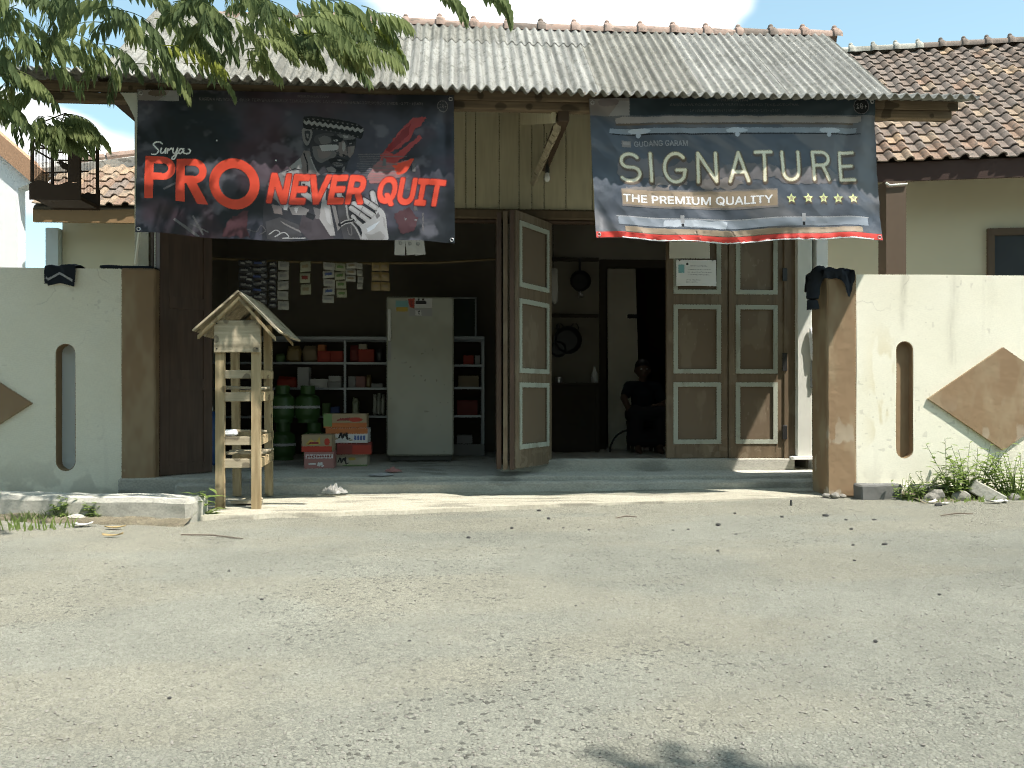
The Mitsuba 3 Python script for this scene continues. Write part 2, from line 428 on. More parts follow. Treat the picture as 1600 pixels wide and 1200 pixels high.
def road_z(x, y):
    q = np.stack([x, y, np.zeros_like(x)], -1)
    return -0.052 + 0.016 * (meshkit.fbm(q * 2.2, 3, 3) - 0.5) + 0.012 * (meshkit.fbm(q * 14, 3, 5) - 0.5) + 0.013 * np.clip(x, -1.0, 5)


def road_fn(u, v):
    return np.stack([u, v, road_z(u, v)], -1)


struct('road', grid_sheet(road_fn, 300, 215, -6.0, 6.0, -9.0, -0.4), 'road_surface', True)

AP_X = np.array([-1.86, -1.0, -0.03, 0.95, 1.9, 3.04, 3.6])
AP_Y = np.array([-1.72, -1.60, -1.50, -1.31, -1.22, -1.12, -1.02])


def apron_fn(u, v):
    front = np.interp(u, AP_X, AP_Y) + 0.09 * (meshkit.fbm(np.stack([u * 3.1, u * 0, u * 0 + 2], -1), 4, 9) - 0.5)
    y = front + (-0.46 - front) * np.clip(v, 0, 1)
    z = np.where(v < 0.001, -0.10, -0.030 + 0.034 * np.clip(v, 0, 1) ** 0.8 + 0.008 * np.clip(u, -1, 5))
    z = z + 0.014 * (meshkit.fbm(np.stack([u * 2.5, y * 9, u * 0], -1), 3, 4) - 0.5) * (v > 0.001)
    return np.stack([u, y, z], -1)


struct('apron', grid_sheet(apron_fn, 220, 22, -1.84, 3.45), 'apron_concrete', 40)


def soil_fn(xs, yb, yf, seed, slant=0.0):
    """a low bank of loose soil with a ragged front edge"""
    def fn(u, v):
        yb_ = yb + slant * (u - xs[1])
        w = (yb - yf) * (0.45 + 1.0 * meshkit.fbm(np.stack([u * 3.3, u * 0 + seed, u * 0], -1), 4, seed))
        y = yb_ - w * v
        h = 0.035 * (1 - v) ** 0.7 * (0.5 + meshkit.fbm(np.stack([u * 4, y * 6, u * 0 + seed], -1), 3, seed)) + 0.012 * (meshkit.fbm(np.stack([u * 17, y * 17, u * 0], -1), 3, seed) - 0.5) * (1 - v)
        return np.stack([u, y, road_z(u, y) + h + 0.006 - 0.016 * v ** 3], -1)
    return grid_sheet(fn, 160, 14, *xs)


struct('soil', soil_fn((-5.0, -1.78), -1.76, -2.0, 3, -0.249), 'soil_loose', 50)
struct('soil', soil_fn((3.55, 5.9), -1.08, -1.50, 8), 'soil_loose', 50)


def gravel():
    out_v, out_f = [], []
    o = trimesh.creation.icosahedron()
    o.vertices /= np.linalg.norm(o.vertices, axis=1).max()
    bv, bf = np.array([[1, 0, 0], [-1, 0, 0], [0, 1, 0], [0, -1, 0], [0, 0, 1], [0, 0, -1.0]]), np.array([[0, 2, 4], [2, 1, 4], [1, 3, 4], [3, 0, 4], [2, 0, 5], [1, 2, 5], [3, 1, 5], [0, 3, 5]])
    n = 26000
    y = -6.4 + 5.0 * NR.random(n) ** 1.35
    x = (NR.random(n) - 0.5) * 1.25 * (y + 8) * 1.12 + 0.07 * (y + 8)
    r = 0.0022 + 0.0035 * NR.random(n) ** 2.5
    z = road_z(x, y)
    for i in range(n):
        s = r[i] * (0.6 + 0.8 * NR.random(3))
        s[2] *= 0.6
        a = NR.random() * 6.28
        c, sn = math.cos(a), math.sin(a)
        v = (bv + (NR.random((6, 3)) - 0.5) * 0.6) * s
        v = np.stack([v[:, 0] * c - v[:, 1] * sn, v[:, 0] * sn + v[:, 1] * c, v[:, 2]], -1) + (x[i], y[i], z[i] + s[2] * 0.35)
        out_v.append(v)
        out_f.append(bf + 6 * i)
    return trimesh.Trimesh(np.vstack(out_v), np.vstack(out_f), process=False)


gk = single('gravel', gravel(), 'stone_grey', 'fine loose grey grit spread over the worn road', 'gravel', kind='stuff')

# ------------------------------------------------------------------ the shop building
shop = thing('shop_building', 'low shop with corrugated grey roof, cream plank front and brown folding panel doors', 'shop')
part(shop, 'floor_slab', rough(box(-2.74, 3.36, -0.50, 4.2, -0.1, 0.12, 0.012), 0.007, 5, 3, 0.12), 'concrete', 40)
part(shop, 'step', rough(box(-2.25, 3.24, -0.62, -0.502, -0.1, 0.086, 0.02), 0.013, 4, 5, 0.05), 'concrete', 40)
part(shop, 'sill', rough(box(0.44, 3.14, -0.07, 0.07, 0.10, 0.226, 0.01), 0.005, 6, 6, 0.06), 'concrete', 40)
part(shop, 'plinth', box(3.10, 3.40, -0.12, 0.05, 0.215, 0.248, 0.006), 'white_wash')

RP, RA = 0.0905, 0.019


def sag(x):
    return 0.0036 * (x - 1.5) ** 2 - 0.006 * np.sin(x * 1.3)


def skirt_z(y):
    return 2.972 + 0.2753 * (y + 1.75)


def main_z(y):
    return 3.44 + 0.776 * (y + 0.05)


def corrugated(xa, xb, ya, yb, zf, off=0.0, seed=0, nv=4, rp=RP, fan=0.0):
    nu = int(round((xb - xa) / rp * 8))
    jit = random.Random(seed)
    dy, tilt = jit.uniform(-0.012, 0.012), jit.uniform(-0.006, 0.006)

    def fn(x, v):
        y = ya + dy * (1 - v) + (yb - ya) * v
        z = zf(y) + sag(x) + RA * np.cos(2 * np.pi * x / rp) + off + tilt * (x - xa) / (xb - xa) * (1 - v)
        chip = 0.02 * np.maximum(0, meshkit.noise(np.stack([x * 9, x * 0 + seed, x * 0], -1), 4) - 0.72) * 4 * (v < 0.01)
        return np.stack([x * (1 + fan * v), y + chip, z], -1)
    return shell(grid_sheet(fn, nu, nv, xa, xb, 0, 1), nu, nv, (0, 0, -0.007))


roof = f'{shop}__roof'
# rafters and purlins carry the sheets
fr = [tube([(x * .95, -1.30, skirt_z(-1.30) - 0.07 + sag(x)), (x, -0.05, skirt_z(-0.05) - 0.07 + sag(x)), (x, 1.70, main_z(1.70) - 0.075), (x, 4.3, 2.86)], 0.026, 4) for x in np.arange(-3.1, 3.6, 0.73)]
fr += [box(-3.3, 4.0, y - 0.03, y + 0.03, zf(y) - 0.10, zf(y) - 0.045) for y, zf in ((-0.75, skirt_z), (0.6, main_z), (1.25, main_z))]
part(shop, 'roof', cat(fr), 'beam_wood')
k = 0
for x in np.arange(-3.30, 3.8, 0.825):
    k += 1
    part(roof, 'eave_sheet', corrugated(x, min(x + 0.93, 3.86), -1.76, 0.05, skirt_z, 0.003 * (k % 2), k, 4, 0.0825, 0.101), 'asbestos', 50)
XL = -3.159
for i, x in enumerate(np.arange(XL, 4.1, 0.905)):
    x1 = min(x + 1.02, 4.228)
    if x < 1.1:
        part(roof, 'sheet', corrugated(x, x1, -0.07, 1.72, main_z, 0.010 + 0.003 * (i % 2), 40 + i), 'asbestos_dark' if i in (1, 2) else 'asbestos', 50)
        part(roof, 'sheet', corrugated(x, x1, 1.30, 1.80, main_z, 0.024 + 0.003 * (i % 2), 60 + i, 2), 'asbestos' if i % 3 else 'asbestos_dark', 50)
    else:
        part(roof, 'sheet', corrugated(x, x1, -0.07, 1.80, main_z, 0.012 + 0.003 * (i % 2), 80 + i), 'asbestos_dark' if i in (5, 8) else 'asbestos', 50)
rear_z = lambda y: 4.86 - 0.776 * (y - 1.78)
for xa, xb, ya, yb in ((-2.6, 1.66, 1.76, 4.6), (1.66, 2.57, 1.76, 2.02), (1.66, 2.57, 3.20, 4.6), (2.57, 4.228, 1.76, 4.6)):
    part(roof, 'rear_sheet', corrugated(xa, xb, ya, yb, rear_z, 0.0, 7, 2), 'asbestos', 50)
# unseen milky sheet added in the rear slope to brighten the pale inner door
part(roof, 'milky_sheet', grid_sheet(lambda u, v: np.stack([u, v, rear_z(v) + 0.03], -1), 4, 4, 1.6, 2.63, 1.98, 3.24), 'milky_sheet')


def ridge_cap(L, r):
    n = 9
    a = np.linspace(-0.15, math.pi + 0.15, n)
    prof = np.stack([np.cos(a) * r, np.sin(a) * r], -1)
    v, f = [], []
    xs = [(0, 1.0), (L * 0.80, 0.93), (L * 0.80, 1.22), (L * 0.90, 1.34), (L, 1.22), (L + 0.03, 0.98)]
    for x, s in xs:
        for q in prof * s:
            v.append((x, q[0], q[1]))
    for i in range(len(xs) - 1):
        for j in range(n - 1):
            a0 = i * n + j
            f += [[a0, a0 + n, a0 + n + 1], [a0, a0 + n + 1, a0 + 1]]
    m = trimesh.Trimesh(v, f, process=False)
    k0 = trimesh.creation.icosphere(1, 0.030)
    k0.apply_translation((L * 0.9, 0, r * 1.36))
    return cat([m, k0])


cap = mikit.ply(ridge_cap(0.36, 0.085), None, 40)
for i, x in enumerate(np.arange(XL + 0.1, 4.1, 0.372)):
    part(roof, 'ridge_tile', cap, ['ridge_terracotta', 'ridge_terracotta', TILES[2]][i % 7 == 3 and 2 or i % 2], to_world=T().translate([x, 1.79 + R.uniform(-.01, .01), 4.84 + sag(x) * 0.4 + R.uniform(-.008, .008)]).rotate([0, 1, 0], R.uniform(-1.0, 1.0)))

# front beam, fascia, tie, brace
part(shop, 'fascia_board', rough(box(-3.0, 3.84, -1.51, -1.475, 2.971, 3.041, 0.004), 0.006, 3, 2, 0.25), 'beam_wood')
part(shop, 'front_beam', rough(box(-2.9, 3.80, -1.50, -1.41, 2.910, 2.969, 0.006), 0.006, 3, 8, 0.25), 'beam_wood')
part(shop, 'tie_beam', box(0.788, 0.868, -1.49, 0.0, 2.832, 2.920, 0.004), 'dark_brown')
tb = trimesh.convex.convex_hull(np.array([(x + d, y, z) for d in (0, 0.03) for x, y, z0, z1 in ((0.620, -0.015, 3.243, 3.359), (0.742, -1.45, 2.830, 2.925)) for z in (z0, z1)]))
part(shop, 'tie_board', tb, 'cream_board')
br = [(0.791, -1.40, 2.880), (0.791, -1.36, 2.806), (0.763, -0.85, 2.765), (0.732, -0.06, 2.713)]
part(shop, 'brace', tube([(a, b, c) for a, b, c in br], 0.030, 4), 'pale_wood')
cb = Polygon([(-2.352, 2.961), (-2.143, 2.966), (-2.143, 2.719), (-2.241, 2.717), (-2.255, 2.789), (-2.290, 2.862), (-2.330, 2.934)])
part(shop, 'corbel', poly3(cb, lambda a, b: (a, -1.515, b), (0, 1, 0), 0.08), 'white_paint')
part(shop, 'purlin_end', box(-3.018, -2.750, -0.34, -0.28, 3.282, 3.336), 'dark_brown')
part(shop, 'rafter_tail', box(-2.530, -2.445, -1.45, -0.5, 2.996, 3.083), 'dark_brown')

# plank wall over the doors
x = -2.64
i = 0
edges = [0.129, 0.216, 0.429, 0.609, 0.725, 0.836, 1.035, 1.275]
xs = [-2.64]
while xs[-1] < edges[0] - 0.26:
    xs.append(xs[-1] + R.uniform(0.16, 0.21))
xs = xs[:-1] + edges
while xs[-1] < 3.1:
    xs.append(xs[-1] + R.uniform(0.16, 0.22))
for a, b in zip(xs, xs[1:]):
    o = R.uniform(0, 0.006)
    part(shop, 'plank', box(a + 0.003, b - 0.003, -0.012 - o, 0.014 - o, 2.484, 3.40, 0.003), 'cream_board')
part(shop, 'plank_backing', box(-2.64, 3.3, 0.02, 0.05, 2.50, 3.42), 'dark_wood')
part(shop, 'lintel', box(-2.66, 3.30, -0.045, 0.05, 2.392, 2.480, 0.012), 'door_wood')
part(shop, 'lintel_lip', box(-2.66, 3.30, -0.030, 0.045, 2.362, 2.390, 0.008), 'red_brown_wood')


def gable(x0, x1, z0=0.0):
    pts = [(0.06, z0), (4.2, z0), (4.2, 2.94), (1.80, 4.78), (0.06, 3.47)]
    return poly3(Polygon(pts), lambda a, b: (x0, a, b), (1, 0, 0), x1 - x0)


part(shop, 'side_wall', gable(-2.80, -2.68), 'cream_plaster')
part(shop, 'side_wall', gable(3.33, 3.43), 'white_wash')
part(shop, 'rear_wall', box(-2.8, 3.43, 4.21, 4.32, 0.0, 2.92), 'cream_plaster')
part(shop, 'partition', box(0.62, 0.68, 0.08, 4.2, 0.12, 3.02), 'dark_wall')
part(shop, 'ceiling', poly3(sbox(-2.67, 0.06, 3.32, 4.2).difference(sbox(1.60, 1.90, 2.70, 2.98)), lambda a, b: (a, b, 3.03), (0, 0, 1), 0.02), 'dark_wood')  # opening added so light from the roof sheet reaches the inner door
part(shop, 'shop_back_wall', box(-2.67, 0.615, 2.75, 2.81, 0.12, 3.02), 'dark_wall')
part(shop, 'shop_side_lining', box(-2.675, -2.655, 0.08, 2.74, 0.12, 3.02), 'dark_wall')
part(shop, 'room_side_lining', box(3.305, 3.325, 0.08, 4.2, 0.12, 3.02), 'dark_wall')
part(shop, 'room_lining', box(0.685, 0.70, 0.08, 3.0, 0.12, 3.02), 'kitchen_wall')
kx0, kx1 = 1.931, 2.716
kw = Polygon([(0.70, 0.12), (3.30, 0.12), (3.30, 3.02), (0.70, 3.02)]).difference(sbox(kx0, 0.0, kx1, 2.458))
part(shop, 'kitchen_wall', poly3(kw, lambda a, b: (a, 3.05, b), (0, 1, 0), 0.06), 'kitchen_wall')
part(shop, 'inner_door_frame', cat([box(kx0 - 0.08, kx0, 3.0, 3.048, 0.12, 2.50), box(kx0, kx1, 3.0, 3.048, 2.402, 2.50), box(kx1, kx1 + 0.07, 3.0, 3.048, 0.12, 2.50)]), 'dark_wood')
part(shop, 'rail', cat([box(0.72, kx0 - 0.1, 2.96, 3.04, 2.475, 2.515), box(0.72, kx0 - 0.1, 2.96, 3.04, 1.772, 1.812)]), 'dark_wood')
part(shop, 'back_room_wall', box(0.71, 3.30, 4.10, 4.19, 0.12, 3.02), 'dark_wood')

# white corner post, brown jambs
part(shop, 'corner_post', rough(box(3.154, 3.293, -0.09, 0.05, 0.249, 3.0, 0.006), 0.004, 6, 4, 0.10), 'white_paint')
part(shop, 'jamb', box(3.052, 3.160, -0.035, 0.05, 0.227, 2.36, 0.003), 'door_wood')
part(shop, 'jamb', box(-2.616, -2.550, -0.05, 0.055, 0.12, 2.36, 0.005), 'red_brown_wood')
part(shop, 'wall_return', box(3.335, 3.44, -0.09, 0.055, 0.0, 3.0), 'white_wash')


def door(loc, deg, w, h, tiers, label=None, frame='door_wood', panel='door_panel_paint', mould='moulding_paint', st=0.085, th=0.038):
    M = trimesh.transformations.euler_matrix(0, 0, math.radians(deg))
    M[:3, 3] = loc

    def go(m):
        m = m.copy()
        m.apply_transform(M)
        return m
    ms = [box(0, st, 0, th, 0, h, 0.003), box(w - st, w, 0, th, 0, h, 0.003)]
    zs = [0.0] + [z for t in tiers for z in t] + [h]
    for a, b in zip(zs[0::2], zs[1::2]):
        ms.append(box(st, w - st, 0.001, th - 0.001, a, b))
    d = part(shop, 'door', go(cat(ms)), frame, label=label)
    for z0, z1 in tiers:
        part(d, 'panel', go(box(st - 0.004, w - st + 0.004, 0.014, th - 0.012, z0 - 0.004, z1 + 0.004)), panel)
        if mould:
            mw, o = 0.042, 0.022
            a0, a1, b0, b1 = st - o, w - st + o, z0 - o, z1 + o
            mm = []
            for poly in (Polygon([(a0, b0), (a1, b0), (a1 - mw, b0 + mw), (a0 + mw, b0 + mw)]), Polygon([(a1, b0), (a1, b1), (a1 - mw, b1 - mw), (a1 - mw, b0 + mw)]),
                         Polygon([(a1, b1), (a0, b1), (a0 + mw, b1 - mw), (a1 - mw, b1 - mw)]), Polygon([(a0, b1), (a0, b0), (a0 + mw, b0 + mw), (a0 + mw, b1 - mw)])):
                mm.append(poly3(poly.buffer(-0.0006), lambda a, b: (a, -0.008, b), (0, 1, 0), 0.0085))
            part(d, 'moulding', go(cat(mm)), mould)
    return d


Z0 = 0.229
tiers = [(0.380 - Z0, 0.902 - Z0), (1.025 - Z0, 1.613 - Z0), (1.753 - Z0, 2.270 - Z0)]
door((1.960, -0.012, Z0), 0, 2.533 - 1.960 - 0.004, 2.13, tiers, 'brown door leaf with pale mouldings and a paper pinned to it')
door((2.539, -0.016, Z0), 0, 3.063 - 2.539 - 0.004, 2.13, tiers, 'brown door leaf with pale mouldings partly in sunlight')
for y0, y1 in ((552, 580), (664, 686), (420, 440)):
    part(shop, 'hinge', box(3.034, 3.076, -0.046, -0.034, 0.909 + (0.909 - 0.318) * (600 - y1) / 100, 0.909 + (0.909 - 0.318) * (600 - y0) / 100, 0.002), 'black_metal')
# the folded leaves standing open between the two rooms
ax, ay, bx_, by_ = 0.535, -0.60, 0.905, -0.02
wl = math.hypot(bx_ - ax, by_ - ay)
door((ax, ay, 0.19), math.degrees(math.atan2(by_ - ay, bx_ - ax)), wl, 2.17, [(t[0] + .03, t[1] + .03) for t in tiers], 'brown door leaf with pale mouldings folded out over the step')
door((0.522, -0.62, 0.185), 84, 0.62, 2.17, tiers, None, 'red_brown_wood', 'red_brown_wood', None)
door((0.468, -0.60, 0.185), 87, 0.60, 2.165, tiers, None, 'door_wood', 'red_brown_wood', None)
door((0.418, -0.56, 0.185), 88, 0.58, 2.16, tiers, None, 'red_brown_wood', 'red_brown_wood', None)
# folded leaves at the left jamb
door((-2.446, -0.36, 0.128), 48, 0.50, 2.23, [(0.10, 0.72), (0.82, 1.42), (1.52, 2.12)], None, 'red_brown_wood', 'red_brown_wood', None)
door((-2.486, -0.28, 0.128), 52, 0.50, 2.23, tiers, None, 'red_brown_wood', 'red_brown_wood', None)

# ------------------------------------------------------------------ boundary walls
def stadium(xc, w, z0, z1):
    return LineString([(xc, z0 + w / 2), (xc, z1 - w / 2)]).buffer(w / 2, quad_segs=16)


YR = -1.08
rw = thing('boundary_wall', 'sunlit cream wall with a brown end pillar, right of the shop', 'wall')
zt = 1.779
s_r = stadium((3.574 + 3.718) / 2, 3.718 - 3.574, 0.299, 1.243)
xw0 = 3.244
body = Polygon([(xw0 + 0.001, -0.14), (6.4, -0.14), (6.4, zt + 0.006), (xw0 + 0.001, zt)]).difference(s_r)
part(rw, 'wall_face', rough(poly3(body, lambda a, b: (a, YR, b), (0, 1, 0), 0.16), 0.005, 1.7, 61, 0.09), 'cream_plaster', 35)
part(rw, 'slot_back', box(3.520, 3.771, YR + 0.06, YR + 0.10, 0.2, 1.35), 'brown_paint')
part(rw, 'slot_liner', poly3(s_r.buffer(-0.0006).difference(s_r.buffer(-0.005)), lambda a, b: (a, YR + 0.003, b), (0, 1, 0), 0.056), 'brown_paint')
pil = rough(box(3.002, xw0, YR - 0.006, YR + 0.30, -0.14, zt + 0.004, 0.012), 0.006, 5, 12, 0.08)
part(rw, 'pillar', pil, 'brown_paint', 40)
dc = (4.460, 0.778)
hw, hh = 4.460 - 3.830, 1.195 - 0.778
dia = Polygon([(dc[0] - hw, dc[1]), (dc[0], dc[1] + hh), (dc[0] + hw, dc[1]), (dc[0], dc[1] - hh)])
part(rw, 'diamond', poly3(dia, lambda a, b: (a, YR - 0.026, b), (0, 1, 0), 0.034), 'brown_paint')
part(rw, 'wall_foot', rough(box(xw0, 6.4, YR - 0.03, YR - 0.0015, -0.14, 0.081, 0.006), 0.004, 6, 2, 0.12), 'cream_plaster', 40)

YLW = -0.45
lw = thing('boundary_wall', 'shaded cream wall with a slot and a brown end pillar, left of the shop', 'wall')
ztl = 1.855
s_l = stadium((-3.256 + -3.097) / 2, -3.097 - -3.256, 0.181, 1.232)
xl0, xl1 = -2.727, -2.453
body = Polygon([(-5.6, -0.1), (xl0 - 0.001, -0.1), (xl0 - 0.001, ztl), (-5.6, ztl)]).difference(s_l)
part(lw, 'wall_face', rough(poly3(body, lambda a, b: (a, YLW, b), (0, 1, 0), 0.16), 0.005, 1.7, 62, 0.09), 'cream_plaster', 35)
part(lw, 'slot_back', box(-3.312, -3.036, YLW + 0.11, YLW + 0.15, 0.1, 1.4), 'slot_blue')
part(lw, 'slot_liner', poly3(s_l.buffer(-0.0006).difference(s_l.buffer(-0.005)), lambda a, b: (a, YLW + 0.003, b), (0, 1, 0), 0.105), 'brown_paint')  # brown ring added so the reveal takes on a shadowed tone
part(lw, 'pillar', rough(box(xl0, xl1, YLW - 0.012, YLW + 0.28, -0.1, ztl + 0.004, 0.012), 0.005, 5, 22, 0.08), 'brown_paint', 40)
dcx = -3.435 - hw
part(lw, 'diamond', poly3(Polygon([(dcx - hw, 0.74), (dcx, 0.74 + hh), (dcx + hw, 0.74), (dcx, 0.74 - hh)]), lambda a, b: (a, YLW - 0.026, b), (0, 1, 0), 0.034), 'brown_paint')

single('kerb', place(rough(box(-3.6, 0.0, 0.0, 0.30, -0.16, 0.094, 0.03), 0.016, 3.2, 31, 0.07), (-1.80, -1.80, 0), math.radians(-14.0)), 'concrete', 'long low concrete kerb under the left cream wall', 'kerb', smooth=40)
single('kerb_stone', rough(box(3.196, 3.533, -1.27, -1.12, -0.12, 0.106, 0.012), 0.008, 6, 41, 0.06), 'kerb_block', 'dark grey kerb stone at the foot of the right pillar', 'kerb stone', smooth=40)
single('kerb_stone', rough(box(3.658, 3.893, -1.27, -1.12, -0.12, 0.094, 0.015), 0.014, 6, 42, 0.06), 'kerb_block', 'broken dark kerb stone half hidden behind weeds', 'kerb stone', smooth=40)

# ------------------------------------------------------------------ tiled houses left and right
TW, TL = 0.186, 0.238


def clay_tile():
    pr = [(0.0, 0.006), (0.04, 0.0), (0.105, 0.0), (0.128, 0.030), (0.158, 0.044), (0.188, 0.030), (0.203, 0.004)]
    n = len(pr)
    v = []
    for vv, lift in ((0.0, 0.026), (TL + 0.05, 0.0)):
        for u, w in pr:
            v.append((u, vv, w + lift))
    for u, w in pr:
        v.append((u, 0.0, w + 0.026 - 0.015))
    f = []
    for j in range(n - 1):
        f += [[j, j + 1, n + j + 1], [j, n + j + 1, n + j], [2 * n + j, 2 * n + j + 1, j + 1], [2 * n + j, j + 1, j]]
    f += [[0, n, 2 * n], [n - 1, 3 * n - 1, 2 * n - 1]]
    return trimesh.Trimesh(v, f, process=False)


tile_mesh = clay_tile()
tile_ply = mikit.ply(tile_mesh, None, 30)


def tiled_roof(key, O, ang, pitch, cols, rows, show, seed, tones, cut=None):
    """Tiles laid on the slope through O; ang turns the eave about z, pitch tilts the slope. show(i, j) says which are entries of their own."""
    rr = random.Random(seed)
    B = T().translate(list(O)).rotate([0, 0, 1], ang).rotate([1, 0, 0], pitch)
    Bn = np.array(B.matrix, float)
    rest = []
    for j in range(rows):
        for i in cols:
            if cut and not cut(i, j):
                continue
            jx, jy, jr = rr.uniform(-.006, .006), rr.uniform(-.010, .010), rr.uniform(-1.6, 1.6)
            w = B.translate([i * TW + jx, j * TL + jy, 0.0]).rotate([0, 0, 1], jr).rotate([0, 1, 0], rr.uniform(-1.5, 1.5))
            m = tones(rr, i, j)
            if show(i, j):
                part(key, 'tile', tile_ply, m, to_world=w)
            else:
                rest.append((np.array(w.matrix, float)))
    if rest:
        ms = []
        for w in rest:
            t = tile_mesh.copy()
            t.apply_transform(w)
            ms.append(t)
        part(key, 'tile_field', cat(ms), TILES[2], 30, kind='stuff')
    return Bn


rh = thing('house', 'cream house with a brown tiled roof behind the right wall', 'house')
AR = -13.0
ur = np.array([math.cos(math.radians(AR)), math.sin(math.radians(AR))])
PITCH_R = 37.0
O_R = np.array([4.62, 1.36, 3.33])


def tones_r(rr, i, j):
    t = rr.random()
    warm = 0.30 if j < 7 else 0.12
    if t < 0.03:
        return TILES[4]
    if t < 0.03 + warm:
        return TILES[1] if rr.random() < 0.6 else TILES[0]
    return TILES[2] if rr.random() < 0.62 else TILES[3]


shown = lambda i, j: (-1 + 0.30 * j) <= i <= (9.6 + 0.62 * j)
tiled_roof(f'{rh}__roof', O_R - np.array([0, 0, -0.0]), AR, PITCH_R, range(-6, 30), 16, shown, 5, tones_r)


def rloc(u, v, n=0.0):
    """right house: u along the eave, v up the slope (metres), n off it"""
    c, s = math.cos(math.radians(PITCH_R)), math.sin(math.radians(PITCH_R))
    a, b = v * c - n * s, v * s + n * c
    nrm = np.array([-ur[1], ur[0]])
    return np.array([O_R[0] + ur[0] * u + nrm[0] * a, O_R[1] + ur[1] * u + nrm[1] * a, O_R[2] + b])


def rbox(u0, u1, a0, a1, z0, z1):
    b = box(u0, u1, a0, a1, z0, z1)
    return place(b, (O_R[0], O_R[1], 0), math.radians(AR))


part(rh, 'roof', trimesh.convex.convex_hull(np.array([rloc(u, v, n) for u in (-1.1, 5.6) for v in (0.02, 16 * TL) for n in (-0.03, -0.06)])), 'dark_wood')
part(rh, 'fascia', rbox(-1.2, 5.6, 0.03, 0.06, 3.13, 3.335), 'fascia_dark')
capr = mikit.ply(ridge_cap(0.29, 0.085), None, 40)
for i, u in enumerate(np.arange(-0.2, 5.6, 0.30)):
    q = rloc(u, 16 * TL + 0.02, 0.03)
    part(f'{rh}__roof', 'ridge_tile', capr, 'concrete' if i < 5 else TILES[2], to_world=T().translate(q.tolist()).rotate([0, 0, 1], AR))
part(rh, 'rear_roof', trimesh.convex.convex_hull(np.array([p for u in (-1.1, 5.6) for p in (rloc(u, 16 * TL, 0.0), rloc(u, 16 * TL, -0.05), rloc(u, 16 * TL, 0.0) + np.array([-ur[1] * 2.8, ur[0] * 2.8, -2.1]), rloc(u, 16 * TL, 0.0) + np.array([-ur[1] * 2.8, ur[0] * 2.8, -2.16]))])), TILES[2])
part(rh, 'wall', rbox(-1.1, 5.4, 0.72, 0.90, -0.1, 3.45), 'house_cream')
part(rh, 'post', box(4.516, 4.731, 0.95, 1.12, -0.1, 3.034), 'house_brown')
wu0 = 1.36
wi = part(rh, 'window', cat([rbox(wu0, wu0 + 1.5, 0.66, 0.719, z0, z1) for z0, z1 in ((1.2, 1.3), (2.62, 2.70))] + [rbox(wu0 + d, wu0 + d + 0.07, 0.662, 0.718, 1.301, 2.619) for d in (0, 0.48, 0.95, 1.43)]), 'house_brown')
for d in (0.07, 0.55, 1.02):
    part(wi, 'pane', rbox(wu0 + d, wu0 + d + 0.41, 0.69, 0.70, 1.30, 2.62), 'window_glass')
part(rh, 'downpipe', tube([(4.503, 0.93, 3.011), (4.544, 0.93, 2.985), (4.731, 0.93, 3.002)], 0.012, 6), 'white_paint')

lh = thing('house', 'tile roofed cream house seen behind the left wall under the tree', 'house')
PITCH_L = 36.0
O_L = np.array([-5.019, 3.0, 3.084])


def hip_at(x):
    """height along the slope at which the sloping cement hip cuts the roof, x metres from its left end"""
    return 1.02 + 0.46 * x


def tones_l(rr, i, j):
    t = rr.random()
    return TILES[1] if t < 0.34 else TILES[0] if t < 0.72 else TILES[2] if t < 0.93 else TILES[4]


tiled_roof(f'{lh}__roof', O_L, 1.5, PITCH_L, range(0, 16), 14, lambda i, j: i < 9, 8, tones_l, lambda i, j: (j + 1) * TL < hip_at(i * TW) + 0.05)


def lloc(u, v, n=0.0):
    c, s = math.cos(math.radians(PITCH_L)), math.sin(math.radians(PITCH_L))
    return np.array([O_L[0] + u, O_L[1] + v * c - n * s + u * 0.026, O_L[2] + v * s + n * c])


part(lh, 'roof', trimesh.convex.convex_hull(np.array([lloc(u, v, n) for u, v in ((0, 0.02), (3.0, 0.02), (0, hip_at(0)), (3.0, hip_at(3.0))) for n in (-0.03, -0.07)])), 'dark_wood')
part(lh, 'hip_cap', trimesh.convex.convex_hull(np.array([lloc(u, hip_at(u) + d, n) for u in (-0.25, 3.0) for d, n in ((-0.07, -0.02), (-0.05, 0.10), (0.10, 0.12), (0.12, -0.02))])), 'ridge_cement')
for i, u in enumerate(np.arange(0.1, 2.8, 0.40)):
    a, b = lloc(u, hip_at(u) + 0.03, 0.10), lloc(u + 0.38, hip_at(u + 0.38) + 0.03, 0.10)
    part(f'{lh}__roof', 'hip_tile', tube([a, b], [0.075, 0.06], 8), 'ridge_terracotta', 40)
part(lh, 'fascia', box(O_L[0] - 0.02, O_L[0] + 3.2, O_L[1] + 0.07, O_L[1] + 0.11, O_L[2] - 0.19, O_L[2] - 0.02), 'fascia_orange')
part(lh, 'wall', box(O_L[0] + 0.14, O_L[0] + 3.2, 3.5, 3.7, -0.1, O_L[2] - 0.02), 'house_cream')
part(lh, 'post', box(O_L[0] - 0.02, O_L[0] + 0.13, 3.40, 3.60, -0.1, O_L[2] - 0.2), 'slot_blue')

